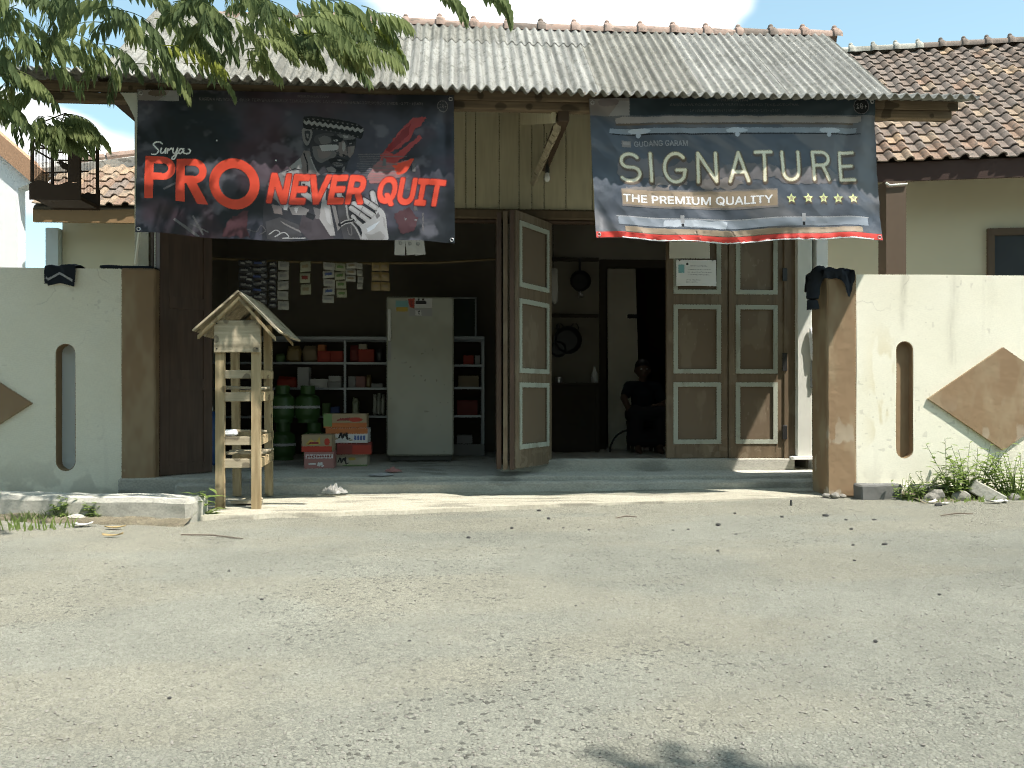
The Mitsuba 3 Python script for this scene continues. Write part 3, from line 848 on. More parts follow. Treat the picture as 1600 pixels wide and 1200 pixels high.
fh = thing('house', 'white rendered house wall with a sloping brown coping at the far left edge', 'house')
fx = [-5.214, 3.516, -5.994, 4.204]
x1, z1, x0, z0 = fx
wall = Polygon([(-8.5, -0.1), (x1 - 0.25, -0.1), (x1 - 0.25, z1 - 0.1), (x1, z1), (x0, z0), (-8.5, z0 + (z0 - z1) / (x0 - x1) * (-8.5 - x0))])
part(fh, 'wall', poly3(wall, lambda a, b: (a, 3.6, b), (0, 1, 0), 0.2), 'white_wash')
cp = LineString([(x1 + 0.02, z1 + 0.03), (-8.0, z1 + 0.03 + (z0 - z1) / (x0 - x1) * (-8.0 - x1))])
part(fh, 'coping', poly3(cp.buffer(0.10, cap_style=2), lambda a, b: (a, 3.52, b), (0, 1, 0), 0.3), 'parapet_brown')

# ------------------------------------------------------------------ the two banners
def banner(name, label, corners, W, H, bg, art, folds, rgh=0.42):
    """corners: (x, y, z) of top left, top right, bottom left, bottom right. art: (polygon, material, part name) from back to front in units of the
    print (0..W to the right, 0..H downwards). Each colour of the print becomes one piece lying on the cloth, nothing overlaps."""
    tl, tr, bl, brr = (np.array(c, float) for c in corners)

    def surf(a, b, lift=0.0):
        s, t = np.asarray(a) / W, np.asarray(b) / H
        p = (tl[None] * ((1 - s) * (1 - t))[:, None] + tr[None] * (s * (1 - t))[:, None] + bl[None] * ((1 - s) * t)[:, None] + brr[None] * (s * t)[:, None])
        p[:, 1] += folds(s, t) - lift
        p[:, 2] += 0.010 * np.sin(s * 9.0 + 1) * t + 0.006 * np.sin(s * 23) * (t ** 4) - 0.018 * np.sin(math.pi * s) * t
        return p
    k = thing(name, label, 'banner')
    nu, nv = 200, 96
    part(k, 'cloth', grid_sheet(lambda a, b: surf(a, b), nu, nv, 0, W, 0, H), bg, True)
    done, groups = None, {}
    for poly, m, nm in reversed(art):
        p = poly.buffer(0).intersection(sbox(0.4, 0.4, W - 0.4, H - 0.4))
        if done is not None:
            p = p.difference(done)
        done = p if done is None else unary_union([done, poly.buffer(0)])
        if not p.is_empty:
            groups.setdefault((nm, m), []).append(p)
    for (nm, m), ps in groups.items():
        ms, u_ = [], unary_union(ps)
        for g in getattr(u_, 'geoms', [u_]):
                if g.geom_type != 'Polygon' or g.area < 0.15:
                    continue
                v, f = trimesh.creation.triangulate_polygon(g.simplify(0.12), engine='earcut')
                v = np.column_stack([v, np.zeros(len(v))])
                v, f = trimesh.remesh.subdivide_to_size(v, f, 4.0, max_iter=12)
                piece = trimesh.Trimesh(surf(v[:, 0], v[:, 1], 0.0016), f, process=False)
                if g.area > 24 and nm != 'warning_text':
                    part(k, nm, piece, m, True)
                else:
                    ms.append(piece)
        if ms:
            part(k, nm, cat(ms), m, True, kind='stuff' if len(ms) > 1 else None)
    for a, b in ((5, 6), (W - 5, 6), (5, H - 5), (W - 5, H - 5)):
        q = surf(np.array([a]), np.array([b]), 0.003)[0]
        e = trimesh.creation.torus(0.012, 0.004, 12, 6)
        part(k, 'eyelet', place(e, q, 0, math.pi / 2), 'steel', True)
    return k


def pm(key, col, rough=0.42):
    return mat(key, col, rough, 0.4)


for key, c in dict(ink_dark=(0.012, 0.013, 0.016), ink_night=(0.030, 0.031, 0.038), ink_shadow=(0.055, 0.054, 0.060), ink_mid=(0.12, 0.115, 0.12), ink_grey=(0.17, 0.162, 0.166), ink_pale=(0.27, 0.265, 0.27), ink_light=(0.34, 0.34, 0.352),
                   ink_red=(0.66, 0.075, 0.04), ink_wine=(0.060, 0.026, 0.032), ink_red_dark=(0.20, 0.022, 0.026), ink_crimson=(0.33, 0.05, 0.05), ink_pink=(0.27, 0.12, 0.125), ink_white=(0.80, 0.80, 0.80), ink_plum=(0.048, 0.040, 0.047),
                   ink_faint=(0.10, 0.105, 0.11), ink_cream=(0.78, 0.74, 0.57), ink_gold=(0.36, 0.31, 0.20), ink_brown=(0.115, 0.085, 0.065), ink_tan=(0.33, 0.255, 0.18), ink_taupe=(0.22, 0.195, 0.185), ink_steel=(0.24, 0.27, 0.31),
                   ink_steel_light=(0.46, 0.50, 0.55), ink_black=(0.012, 0.014, 0.016), ink_band=(0.030, 0.045, 0.055), ink_lime=(0.62, 0.66, 0.32), ink_scarlet=(0.62, 0.06, 0.045), ink_smoke=(0.05, 0.052, 0.064), ink_haze=(0.15, 0.14, 0.145), ink_strip=(0.30, 0.27, 0.255), ink_skin=(0.16, 0.135, 0.135)).items():
    pm(key, c)


def left_bg(p, n, uv):
    s = fbm(p.x * 2.6 + 1.7, p.z * 3.2, 0, 5)
    c = mix((0.016, 0.020, 0.025), (0.062, 0.062, 0.085), smoothstep(0.40, 0.72, s))
    fl = smoothstep(0.60, 0.75, fbm(p.x * 6 + 4, p.z * 7, 3, 4))
    r = smoothstep(0.50, 0.7, fbm(p.x * 2.2, p.z * 2.4, 8, 3))
    return mix(mix(c, (0.16, 0.16, 0.19), fl * 0.55), (0.085, 0.035, 0.050), r * 0.45)


def right_bg(p, n, uv):
    s = fbm(p.x * 1.8, p.z * 2.6 + 3, 1, 4)
    f = smoothstep(0.5, 0.7, fbm(p.x * 4 + p.z * 6, p.z * 1.5 - p.x * 0.5, 6, 4))
    return mix(mix((0.050, 0.068, 0.092), (0.115, 0.122, 0.140), s), (0.18, 0.172, 0.172), f * 0.55)


mat('banner_left_print', left_bg, 0.42, 0.4)
mat('banner_right_print', right_bg, 0.42, 0.4)


def fit(poly, x0, x1, y0, y1):
    """A polygon set in the box x0..x1, y0..y1 of the print, y downwards."""
    a, b, c, d = poly.bounds
    p = affinity.translate(poly, -a, -b)
    p = affinity.scale(p, (x1 - x0) / (c - a), -(y1 - y0) / (d - b), origin=(0, 0))
    return affinity.translate(p, x0, y1)


WL, HL = 498.0, 231.0
A = []
P_ = lambda z: Polygon([(188 + x / 5.218, 10 + y / 5.218) for x, y in z])
L_ = lambda z, w: stroke([(188 + x / 5.218, 10 + y / 5.218) for x, y in z], w / 5.218)
RB = lambda z: Polygon([(338 + x / 4.617, y / 4.617) for x, y in z])

rj = random.Random(3)


def jag(poly, amp, step=3.0):
    """the same outline with a torn, painterly edge"""
    b = poly.exterior
    n = max(8, int(b.length / step))
    return Polygon([(q.x + rj.uniform(-amp, amp), q.y + rj.uniform(-amp, amp)) for q in (b.interpolate(i / n, normalized=True) for i in range(n))]).buffer(0)


# torn red brush strokes and dark red smears
A.append((jag(Polygon([(132, 228), (138, 205), (160, 188), (172, 186), (168, 214), (176, 228)]), 2.0), 'ink_wine', 'red_smear'))
A.append((jag(Polygon([(400, 190), (425, 180), (440, 196), (432, 218), (412, 222)]), 2.4), 'ink_wine', 'red_smear'))
A.append((jag(RB([(90, 610), (190, 470), (300, 500), (440, 475), (370, 590), (260, 640), (120, 660)]), 1.6), 'ink_pink', 'brush_stroke'))
A.append((jag(RB([(440, 165), (535, 165), (490, 235), (445, 255), (415, 330), (330, 400), (270, 432), (215, 425), (330, 280)]), 1.4), 'ink_crimson', 'brush_stroke'))
A.append((jag(RB([(480, 300), (500, 320), (420, 400), (360, 470), (290, 515), (190, 480), (200, 430), (300, 440), (400, 370)]), 1.4), 'ink_crimson', 'brush_stroke'))
A.append((jag(RB([(280, 520), (445, 470), (385, 575), (325, 600)]), 1.0), 'ink_red', 'brush_stroke'))
A.append((jag(RB([(235, 410), (330, 300), (420, 210), (400, 300), (320, 380), (260, 425)]), 1.0), 'ink_red_dark', 'brush_stroke'))
for y in range(445, 640, 17):
    A.append((stroke([(338 + (20 + rj.uniform(0, 40)) / 4.617, y / 4.617), (338 + rj.uniform(180, 400) / 4.617, (y + rj.uniform(-6, 10)) / 4.617)], 0.55), 'ink_haze', 'scratches'))
for x, y, w, h in ((210, 470, 26, 60), (430, 500, 20, 70), (390, 690, 40, 10), (440, 810, 20, 40), (370, 905, 14, 14), (440, 910, 18, 12), (500, 860, 8, 140)):
    A.append((jag(sbox(338 + x / 4.617, y / 4.617, 338 + (x + w) / 4.617, (y + h) / 4.617), 0.9, 2), 'ink_mid', 'scratches'))
# pale smoke round the shoulders
for (x0, y0), (x1, y1), w in (((60, 208), (95, 230), 2.2), ((88, 200), (102, 226), 1.6), ((84, 212), (110, 222), 1.2), ((44, 160), (60, 150), 1.6)):
    A.append((stroke([(x0, y0), (x1, y1)], w), 'ink_mid', 'smoke'))
# the printed man: body, neck, head, cap
F = 'printed_man'
A += [(P_([(40, 900), (70, 720), (120, 620), (250, 570), (420, 640), (560, 640), (700, 640), (780, 760), (790, 980), (855, 1165), (30, 1165)]), 'ink_night', F),
      (P_([(60, 1000), (180, 960), (330, 1020), (360, 1110), (250, 1150), (70, 1140)]), 'ink_shadow', F),
      (P_([(370, 900), (470, 960), (560, 1000), (620, 1150), (420, 1150), (330, 1060)]), 'ink_plum', F),
      (P_([(640, 780), (720, 820), (760, 1000), (840, 1160), (700, 1160), (660, 980)]), 'ink_shadow', F),
      (P_([(250, 560), (340, 490), (372, 420), (420, 425), (470, 520), (520, 610), (430, 650), (300, 620)]), 'ink_skin', F),
      (P_([(262, 550), (345, 480), (362, 560), (330, 590), (290, 590)]), 'ink_pale', F),
      (P_([(392, 430), (415, 440), (430, 490), (470, 560), (480, 600), (430, 590), (410, 540)]), 'ink_grey', F),
      (P_([(420, 470), (432, 470), (476, 552), (486, 600), (470, 590)]), 'ink_pale', F),
      (L_([(372, 440), (400, 520), (405, 600)], 5), 'ink_dark', F)]
A += [(P_([(80, 700), (150, 620), (240, 580), (340, 572), (345, 640), (330, 720), (262, 870), (215, 905), (150, 830), (110, 800)]), 'ink_grey', F),
      (P_([(190, 610), (260, 585), (335, 580), (330, 640), (250, 650)]), 'ink_pale', F), (L_([(230, 600), (300, 570), (345, 580)], 4), 'ink_dark', F), (L_([(200, 640), (330, 625)], 3), 'ink_shadow', F),
      (P_([(255, 690), (300, 680), (310, 740), (285, 800), (250, 790)]), 'ink_light', F), (P_([(210, 850), (245, 855), (238, 905), (210, 900)]), 'ink_light', F),
      (P_([(350, 655), (425, 665), (475, 870), (420, 830), (350, 780)]), 'ink_pale', F), (P_([(395, 700), (425, 720), (430, 780), (400, 760)]), 'ink_dark', F), (P_([(355, 690), (385, 690), (380, 720)]), 'ink_dark', F),
      (P_([(250, 880), (340, 865), (420, 905), (390, 945), (280, 940)]), 'ink_grey', F), (P_([(290, 885), (330, 880), (310, 930)]), 'ink_light', F), (P_([(180, 988), (345, 1068), (350, 1086), (205, 1014)]), 'ink_grey', F),
      (P_([(110, 860), (190, 870), (200, 940), (130, 930)]), 'ink_skin', F), (P_([(450, 880), (510, 900), (515, 980), (470, 980)]), 'ink_mid', F), (P_([(400, 920), (470, 950), (450, 990), (390, 960)]), 'ink_dark', F),
      (P_([(565, 700), (608, 695), (600, 760), (585, 860), (630, 1120), (590, 1125), (500, 980), (520, 820)]), 'ink_pale', F), (P_([(560, 720), (585, 740), (575, 850), (550, 820)]), 'ink_night', F),
      (P_([(600, 868), (632, 880), (672, 1060), (650, 1085)]), 'ink_grey', F), (P_([(540, 880), (580, 900), (600, 1040), (560, 1000)]), 'ink_light', F)]
head = P_(smooth_line([(430, 250), (520, 245), (660, 262), (790, 305), (800, 380), (772, 450), (742, 500), (722, 560), (690, 602), (620, 600), (560, 600), (500, 610), (450, 520), (424, 420), (430, 250)]))
A += [(head, 'ink_night', F),
      (P_(smooth_line([(470, 300), (540, 280), (620, 285), (600, 320), (600, 360), (520, 375), (470, 360), (455, 330), (470, 300)])), 'ink_shadow', F),
      (P_(smooth_line([(490, 320), (545, 300), (590, 320), (590, 355), (520, 370), (490, 320)])), 'ink_mid', F),
      (P_([(640, 285), (740, 292), (800, 312), (785, 330), (720, 335), (690, 330), (655, 300)]), 'ink_mid', F), (P_([(690, 292), (740, 300), (735, 320), (705, 318)]), 'ink_pale', F),
      (P_(smooth_line([(440, 390), (500, 385), (600, 420), (645, 440), (620, 480), (560, 500), (505, 520), (455, 470), (440, 390)])), 'ink_mid', F),
      (P_(smooth_line([(480, 410), (560, 420), (600, 440), (560, 480), (500, 480), (480, 410)])), 'ink_skin', F),
      (P_([(500, 378), (560, 374), (640, 372), (664, 384), (655, 418), (600, 422), (520, 426)]), 'ink_light', F), (P_([(560, 380), (640, 376), (652, 400), (600, 415), (560, 410)]), 'ink_light', F),
      (P_([(660, 352), (702, 338), (722, 380), (722, 420), (734, 452), (702, 472), (650, 462), (625, 440), (658, 402)]), 'ink_skin', F), (P_([(690, 355), (712, 355), (716, 405), (700, 432), (686, 410)]), 'ink_pale', F),
      (P_([(632, 432), (660, 430), (670, 452), (645, 455)]), 'ink_shadow', F), (P_([(688, 452), (712, 450), (716, 464), (694, 470)]), 'ink_dark', F), (P_([(640, 450), (668, 458), (664, 468), (640, 462)]), 'ink_dark', F),
      (P_([(732, 392), (792, 380), (785, 432), (752, 480), (734, 462)]), 'ink_skin', F), (P_([(758, 395), (790, 385), (780, 430), (760, 440)]), 'ink_grey', F),
      (P_([(586, 304), (630, 300), (700, 322), (696, 336), (610, 322)]), 'ink_dark', F), (P_([(602, 322), (680, 330), (684, 352), (622, 354)]), 'ink_dark', F), (P_([(614, 334), (648, 330), (656, 344), (622, 348)]), 'ink_light', F), (Point(188 + 634 / 5.218, 10 + 339 / 5.218).buffer(1.1), 'ink_dark', F),
      (P_([(722, 334), (800, 328), (794, 348), (728, 352)]), 'ink_dark', F), (P_([(728, 354), (784, 352), (778, 376), (736, 374)]), 'ink_dark', F), (P_([(744, 360), (770, 358), (770, 370), (748, 371)]), 'ink_grey', F),
      (P_([(572, 488), (650, 476), (736, 496), (728, 520), (640, 512), (588, 524)]), 'ink_dark', F), (P_([(596, 524), (640, 516), (704, 528), (690, 548), (640, 552)]), 'ink_mid', F), (L_([(596, 526), (650, 532), (704, 530)], 3), 'ink_dark', F), (P_([(640, 496), (668, 492), (690, 502), (664, 508)]), 'ink_grey', F),
      (P_([(600, 556), (660, 560), (690, 566), (670, 592), (620, 585)]), 'ink_dark', F), (P_([(556, 562), (602, 548), (640, 578), (632, 598), (572, 594)]), 'ink_grey', F), (P_([(690, 560), (712, 548), (702, 596), (688, 598)]), 'ink_grey', F),
      (P_(smooth_line([(357, 258), (376, 238), (430, 244), (444, 285), (428, 340), (405, 380), (376, 362), (360, 305), (357, 258)])), 'ink_grey', F), (P_(smooth_line([(380, 262), (420, 262), (425, 300), (408, 345), (388, 330), (380, 262)])), 'ink_night', F), (P_([(392, 285), (414, 285), (410, 325), (396, 318)]), 'ink_grey', F)]
cap_ = P_(smooth_line([(368, 182), (382, 150), (480, 146), (640, 163), (780, 188), (852, 225), (864, 270), (842, 322), (800, 312), (720, 284), (640, 266), (500, 252), (440, 252), (374, 240), (368, 182)], 5))
A.append((cap_, 'ink_dark', F))
zz = [(372 + 490 * i / 22, 190 + 62 * (i / 22) ** 1.1 + (12 if i % 2 else -6)) for i in range(23)]
A.append((Polygon([(188 + x / 5.218, 10 + (y - 14) / 5.218) for x, y in zz] + [(188 + x / 5.218, 10 + (y + 14) / 5.218) for x, y in reversed(zz)]), 'ink_pale', F))
for i in range(11):
    x, y = 400 + 40 * i, 160 + 2.4 * i + (i / 10) ** 2 * 22
    A.append((P_([(x, y), (x + 22, y + 3), (x + 11, y + 13)]), 'ink_grey', F))
    x, y = 440 + 37 * i, 238 + 0.2 * i + (i / 10) ** 1.3 * 62
    A.append((P_([(x, y), (x + 14, y + 2), (x + 13, y + 9), (x, y + 8)]), 'ink_mid', F))
# hand
for pts, w in (([(938, 775), (955, 850), (985, 930)], 23), ([(866, 832), (910, 858), (965, 895)], 21), ([(788, 862), (850, 900), (940, 955)], 23), ([(762, 898), (830, 945), (905, 1000)], 21), ([(776, 966), (800, 1000), (840, 1032)], 17)):
    A.append((L_(pts, w + 8), 'ink_dark', F))
    A.append((L_(pts, w), 'ink_pale', F))
    A.append((L_([(x - 4, y - 5) for x, y in pts], w * 0.45), 'ink_light', F))
    x, y = pts[1]
    A.append((L_([(x - 7, y + 16), (x + 10, y - 12)], 3), 'ink_mid', F))
A += [(P_(smooth_line([(832, 1042), (900, 1000), (960, 955), (985, 895), (1010, 900), (1042, 945), (1056, 1050), (1050, 1165), (860, 1165), (850, 1090), (832, 1042)])), 'ink_light', F),
      (P_([(890, 1060), (960, 1020), (1000, 1000), (950, 1060), (900, 1090)]), 'ink_steel_light', F), (P_([(870, 1100), (930, 1110), (1000, 1080), (1040, 1120), (1020, 1160), (900, 1150)]), 'ink_pale', F), (P_([(960, 960), (985, 930), (1000, 960), (975, 985)]), 'ink_mid', F), (P_([(1020, 960), (1040, 985), (1048, 1060), (1030, 1040)]), 'ink_pale', F),
      (L_(smooth_line([(668, 790), (700, 812), (722, 880), (740, 985), (800, 1060), (852, 1165)]), 7), 'ink_pale', F), (affinity.scale(Point(188 + 665 / 5.218, 10 + 785 / 5.218).buffer(4.6), 0.9, 1.1), 'ink_light', F),
      (L_([(668, 1032), (700, 1012), (776, 1000)], 16), 'ink_dark', F), (L_([(676, 1020), (710, 1000), (772, 990)], 5), 'ink_pale', F), (L_([(680, 1044), (716, 1024), (778, 1012)], 4), 'ink_pale', F),
      (L_(smooth_line([(730, 1060), (745, 1110), (765, 1110), (760, 1040)]), 4), 'ink_mid', F)]
# lettering
A.append((stroke([(22, 189), (22, 189)], 0.1), 'ink_red', 'lettering'))
let = 'lettering'
pP = unary_union([sbox(13, 107, 27, 176), sbox(20, 107, 40, 119), sbox(20, 134, 40, 146), Point(40, 126.5).buffer(19.5).intersection(sbox(38, 100, 70, 150)).difference(Point(40, 126.5).buffer(8.5))])
pR = unary_union([sbox(61, 110, 75, 178), sbox(70, 110, 90, 121), sbox(70, 137, 90, 149), Point(90, 129.5).buffer(19.5).intersection(sbox(88, 104, 120, 152)).difference(Point(90, 129.5).buffer(8.0)), Polygon([(76, 146), (93, 146), (111, 180), (94, 180)])])
pO = Point(152, 146).buffer(39, quad_segs=24).difference(Point(152, 146).buffer(24, quad_segs=24))
for q in (pP, pR, pO):
    A.append((q, 'ink_red', let))


def italic(t, x0, x1, y0, y1, tilt):
    p = fit(text_poly(t, 1.0, True).buffer(0.035), x0, x1, y0, y1)
    p = affinity.skew(p, xs=-11, origin=((x0 + x1) / 2, (y0 + y1) / 2))
    return affinity.skew(p, ys=tilt, origin=((x0 + x1) / 2, (y0 + y1) / 2))


for t, x0, x1, y0, y1 in (('NEVER', 205, 357, 128, 175), ('QUIT', 376, 481, 132, 179)):
    q = italic(t, x0, x1, y0, y1, 1.2)
    A.append((q.buffer(1.1), 'ink_red_dark', 'lettering_edge'))
    A.append((q, 'ink_red', let))
sur = [[(38, 86), (34, 83), (28, 84), (25, 88), (29, 93), (33, 98), (29, 104), (23, 104)],
       [(37, 93), (36, 99), (38, 102), (42, 98), (44, 93), (43, 101)],
       [(46, 101), (47, 94), (49, 96), (52, 93), (54, 95)],
       [(56, 93), (55, 99), (58, 101), (62, 96), (63, 93), (61, 103), (57, 110), (53, 109), (58, 104), (64, 101)],
       [(72, 95), (68, 94), (65, 99), (67, 102), (71, 99), (73, 94), (73, 100), (76, 102), (82, 101), (84, 97), (81, 95)]]
for s in sur:
    A.append((stroke(smooth_line(s, 6), 1.15), 'ink_white', let))
A.append((stroke(smooth_line([(205, 221), (215, 214), (222, 218), (214, 224), (228, 217), (236, 224), (226, 226), (244, 226), (262, 227)], 6), 0.8), 'ink_light', 'signature'))
A.append((stroke(smooth_line([(170, 215), (185, 218), (192, 208), (199, 216), (190, 222)], 6), 0.5), 'ink_mid', 'signature'))
A.append((fit(text_poly('PERINGATAN', 1.0, True), 250, 298, 4.5, 8.5), 'ink_haze', 'warning_text'))
A.append((fit(text_poly('KARENA MEROKOK, SAYA TERKENA KANKER TENGGOROKAN. LAYANAN BERHENTI MEROKOK (0800-177-6565)', 1.0), 96, 448, 11.5, 17.5), 'ink_haze', 'warning_text'))
ring = Point(480, 17).buffer(8.6).difference(Point(480, 17).buffer(7.6))
A.append((ring, 'ink_grey', 'age_mark'))
A.append((fit(text_poly('18+', 1.0), 475, 486, 14.3, 19.8), 'ink_grey', 'age_mark'))
A.append((sbox(0.5, 0.5, 64, 17), 'ink_taupe', 'warning_picture'))
A.append((Polygon([(31, 17), (40, 9), (46, 6), (50, 0.5), (64, 0.5), (64, 17)]), 'ink_pale', 'warning_picture'))
A.append((jag(affinity.scale(Point(30, 5).buffer(1), 14, 5), 1.0, 2), 'ink_brown', 'warning_picture'))
for x, y in ((125, 80), (216, 107)):
    A.append((Point(x, y).buffer(1.4), 'ink_white', 'pin_hole'))


def folds_l(s, t):
    f = 0.010 * np.sin(9.5 * s + 5 * t) * (0.4 + t) + 0.007 * np.sin(21 * s - 7 * t + 1) * t
    for (s0, t0, dx, dy, a, w) in ((0.0, 0.0, 0.45, 1.0, 0.024, 0.05), (1.0, 0.0, -0.35, 1.0, 0.020, 0.045), (0.0, 0.0, 1.0, 0.35, 0.016, 0.05), (0.97, 0.0, 0.0, 1.0, 0.018, 0.02), (0.0, 1.0, 0.8, -0.5, 0.014, 0.05)):
        d = ((s - s0) * 2.1 * dy - (t - t0) * dx) / math.hypot(dx, dy)
        r = np.hypot((s - s0) * 2.1, t - t0)
        f = f + a * np.exp(-(d / (w + 0.05 * r)) ** 2) * np.exp(-r * 0.8) * np.minimum(1, r * 5)
    q = np.stack([s * 11, t * 6, s * 0], -1)
    cr = 0.010 * np.abs(meshkit.noise(np.stack([s * 16 + t * 5, t * 5 - s * 3, s * 0], -1), 31) - 0.5)
    return f * 1.25 + cr + 0.020 * (meshkit.fbm(q, 3, 12) - 0.5) - 0.02 * np.sin(math.pi * t) * np.sin(math.pi * s)


banner('banner', 'dark cigarette banner with a printed man and red NEVER QUIT lettering',
       ((-2.224, -1.55, 2.979), (0.016, -1.55, 2.985), (-2.233, -1.55, 1.954), (0.025, -1.55, 1.926)), WL, HL, 'banner_left_print', A, folds_l)

# right banner: 455 x 222 units, x0 = 922, y0 = 152
WR, HR = 455.0, 222.0
A = []
O2 = lambda x, y: (x - 922.0, y - 152.0)
B2 = lambda x0, y0, x1, y1: sbox(x0 - 922, y0 - 152, x1 - 922, y1 - 152)
A.append((sbox(0.4, 0.4, WR - 0.4, 27), 'ink_band', 'header'))
A.append((jag(B2(962, 181, 1352, 191), 0.7, 8), 'ink_strip', 'printed_frame'))
A.append((B2(962, 191, 1340, 194), 'ink_brown', 'printed_frame'))
A.append((jag(B2(950, 199, 1345, 207), 0.5, 10), 'ink_steel', 'printed_frame'))
for x in (998, 1150, 1300):
    A.append((jag(affinity.scale(Point(*O2(x, 203)).buffer(1), 18, 4), 0.6, 3), 'ink_steel_light', 'printed_frame'))
for x0, x1 in ((955, 992), (1002, 1144), (1156, 1350)):
    A.append((B2(x0, 207.5, x1, 209.2), 'ink_black', 'printed_frame'))
for x in (997, 1150, 1299):
    A.append((Point(*O2(x, 209.5)).buffer(3.6), 'ink_steel_light', 'printed_bolt'))
A.append((B2(970, 218, 985, 228), 'ink_taupe', 'printed_logo'))
A.append((B2(972, 220, 983, 224), 'ink_strip', 'printed_logo'))
# mottled panel behind the tube letters
for x, y, rx, ry, m in ((1000, 262, 40, 16, 'ink_haze'), (1080, 265, 46, 15, 'ink_haze'), (1165, 268, 50, 14, 'ink_haze'), (1260, 275, 54, 13, 'ink_haze'), (1040, 280, 30, 8, 'ink_taupe'), (1120, 284, 36, 8, 'ink_taupe'), (1010, 300, 44, 12, 'ink_taupe')):
    A.append((jag(affinity.scale(Point(*O2(x, y)).buffer(1), rx, ry), 3.0, 5), m, 'printed_mottle'))
A.append((B2(965, 294, 1209, 323), 'ink_taupe', 'printed_plate'))
A.append((jag(B2(966, 296, 1208, 320), 0.5, 6), 'ink_tan', 'printed_plate'))
A.append((fit(text_poly('GUDANG GARAM', 1.0, True), 68, 150, 66, 75), 'ink_pale', 'lettering'))
H0, H1 = 238.0, 281.0
arc = lambda cx, cy, rx, ry, a0, a1, n=16: [(cx + rx * math.cos(math.radians(a)), cy + ry * math.sin(math.radians(a))) for a in np.linspace(a0, a1, n)]
SIG = [[arc(981, 249, 13, 10.5, -25, -180, 12) + arc(981, 249, 13, 10.5, 180, 95, 8)[1:] + arc(981, 270.5, 14.5, 11, -80, 90, 12)[1:] + arc(981, 270.5, 14.5, 11, 90, 150, 6)[1:]],
       [[(1013.5, H0), (1013.5, H1)]],
       [arc(1052, 259.5, 17, 21.5, -45, -320, 24) + [(1067, 262.5), (1054, 262.5)]],
       [[(1086.5, H1), (1086.5, H0), (1114, H1), (1114, H0)]],
       [[(1135, H1), (1149.5, H0), (1164, H1)], [(1140, 267), (1159, 267)]],
       [[(1176, H0), (1201, H0)], [(1189.5, H0), (1189.5, H1)]],
       [[(1219, H0), (1219, 267)] + arc(1232, 267, 13, 14, 180, 0, 14) + [(1245, H0)]],
       [[(1269, H1), (1269, H0), (1283, H0)] + arc(1283, 248.5, 11, 10.5, -90, 90, 12) + [(1269, 259)], [(1283, 259), (1294, H1)]],
       [[(1335, H0), (1315, H0), (1315, H1), (1336, H1)], [(1315, 259), (1332, 259)]]]
sig = unary_union([stroke([O2(*q) for q in s], 2.1, 1) for l in SIG for s in l])
A.append((affinity.translate(sig.buffer(2.6), 0.6, 2.2), 'ink_brown', 'lettering_edge'))
A.append((sig.buffer(1.2), 'ink_gold', 'lettering_edge'))
A.append((sig, 'ink_cream', 'lettering'))
A.append((fit(text_poly('THE PREMIUM QUALITY', 1.0, True), 45, 279, 151.5, 165), 'ink_white', 'lettering'))


def star(cx, cy, r, k=0.42):
    return Polygon([(cx + (r if i % 2 == 0 else r * k) * math.sin(i * math.pi / 5), cy - (r if i % 2 == 0 else r * k) * math.cos(i * math.pi / 5)) for i in range(10)])


for x in (1230.5, 1257, 1282.5, 1308, 1332):
    A.append((affinity.translate(star(*O2(x, 310.5), 9.6, 0.5), 0.5, 2.0), 'ink_brown', 'printed_star'))
    A.append((star(*O2(x, 310), 8.2, 0.47), 'ink_lime', 'printed_star'))
    A.append((star(*O2(x, 310), 4.0, 0.47), 'ink_gold', 'printed_star'))
A.append((B2(955, 338, 1358, 339.6), 'ink_light', 'printed_frame'))
A.append((B2(958, 339.6, 1356, 352), 'ink_steel', 'printed_frame'))
A.append((jag(B2(1030, 341, 1130, 351), 1.5, 6), 'ink_steel_light', 'printed_frame'))
A.append((jag(B2(968, 354.5, 1345, 363), 0.6, 8), 'ink_tan', 'printed_frame'))
A.append((B2(968, 363, 1345, 365), 'ink_brown', 'printed_frame'))
for x in (1059, 1249):
    A.append((B2(x - 3, 333, x + 3, 345), 'ink_light', 'printed_bolt'))
    A.append((B2(x - 2, 346, x + 2, 351), 'ink_black', 'printed_bolt'))
A.append((sbox(0.5, HR - 10, WR - 0.5, HR - 0.5), 'ink_scarlet', 'red_hem'))
A.append((jag(sbox(40, HR - 2.2, WR - 14, HR - 0.2), 0.7, 4), 'ink_white', 'white_hem'))
A.append((fit(text_poly('PERINGATAN', 1.0, True), 201, 250, 1.2, 6.0), 'ink_faint', 'warning_text'))
A.append((fit(text_poly('KARENA MEROKOK, SAYA TERKENA KANKER TENGGOROKAN.', 1.0), 125, 330, 9.0, 14.0), 'ink_faint', 'warning_text'))
A.append((fit(text_poly('LAYANAN BERHENTI MEROKOK (0800-177-6565)', 1.0), 156, 300, 18.0, 23.0), 'ink_faint', 'warning_text'))
A.append((sbox(0.5, 0.5, 62, 27), 'ink_taupe', 'warning_picture'))
A.append((Polygon([(29, 27), (40, 14), (46, 4), (62, 5), (62, 27)]), 'ink_pale', 'warning_picture'))
A.append((jag(affinity.scale(Point(30, 6).buffer(1), 16, 6), 1.0, 2), 'ink_skin', 'warning_picture'))
A.append((Point(432, 13).buffer(12.5).difference(Point(432, 13).buffer(11.6)), 'ink_haze', 'age_mark'))
A.append((Point(432, 13).buffer(11.6), 'ink_black', 'age_mark'))
A.append((fit(text_poly('18+', 1.0), 424, 441, 9, 17), 'ink_pale', 'age_mark'))


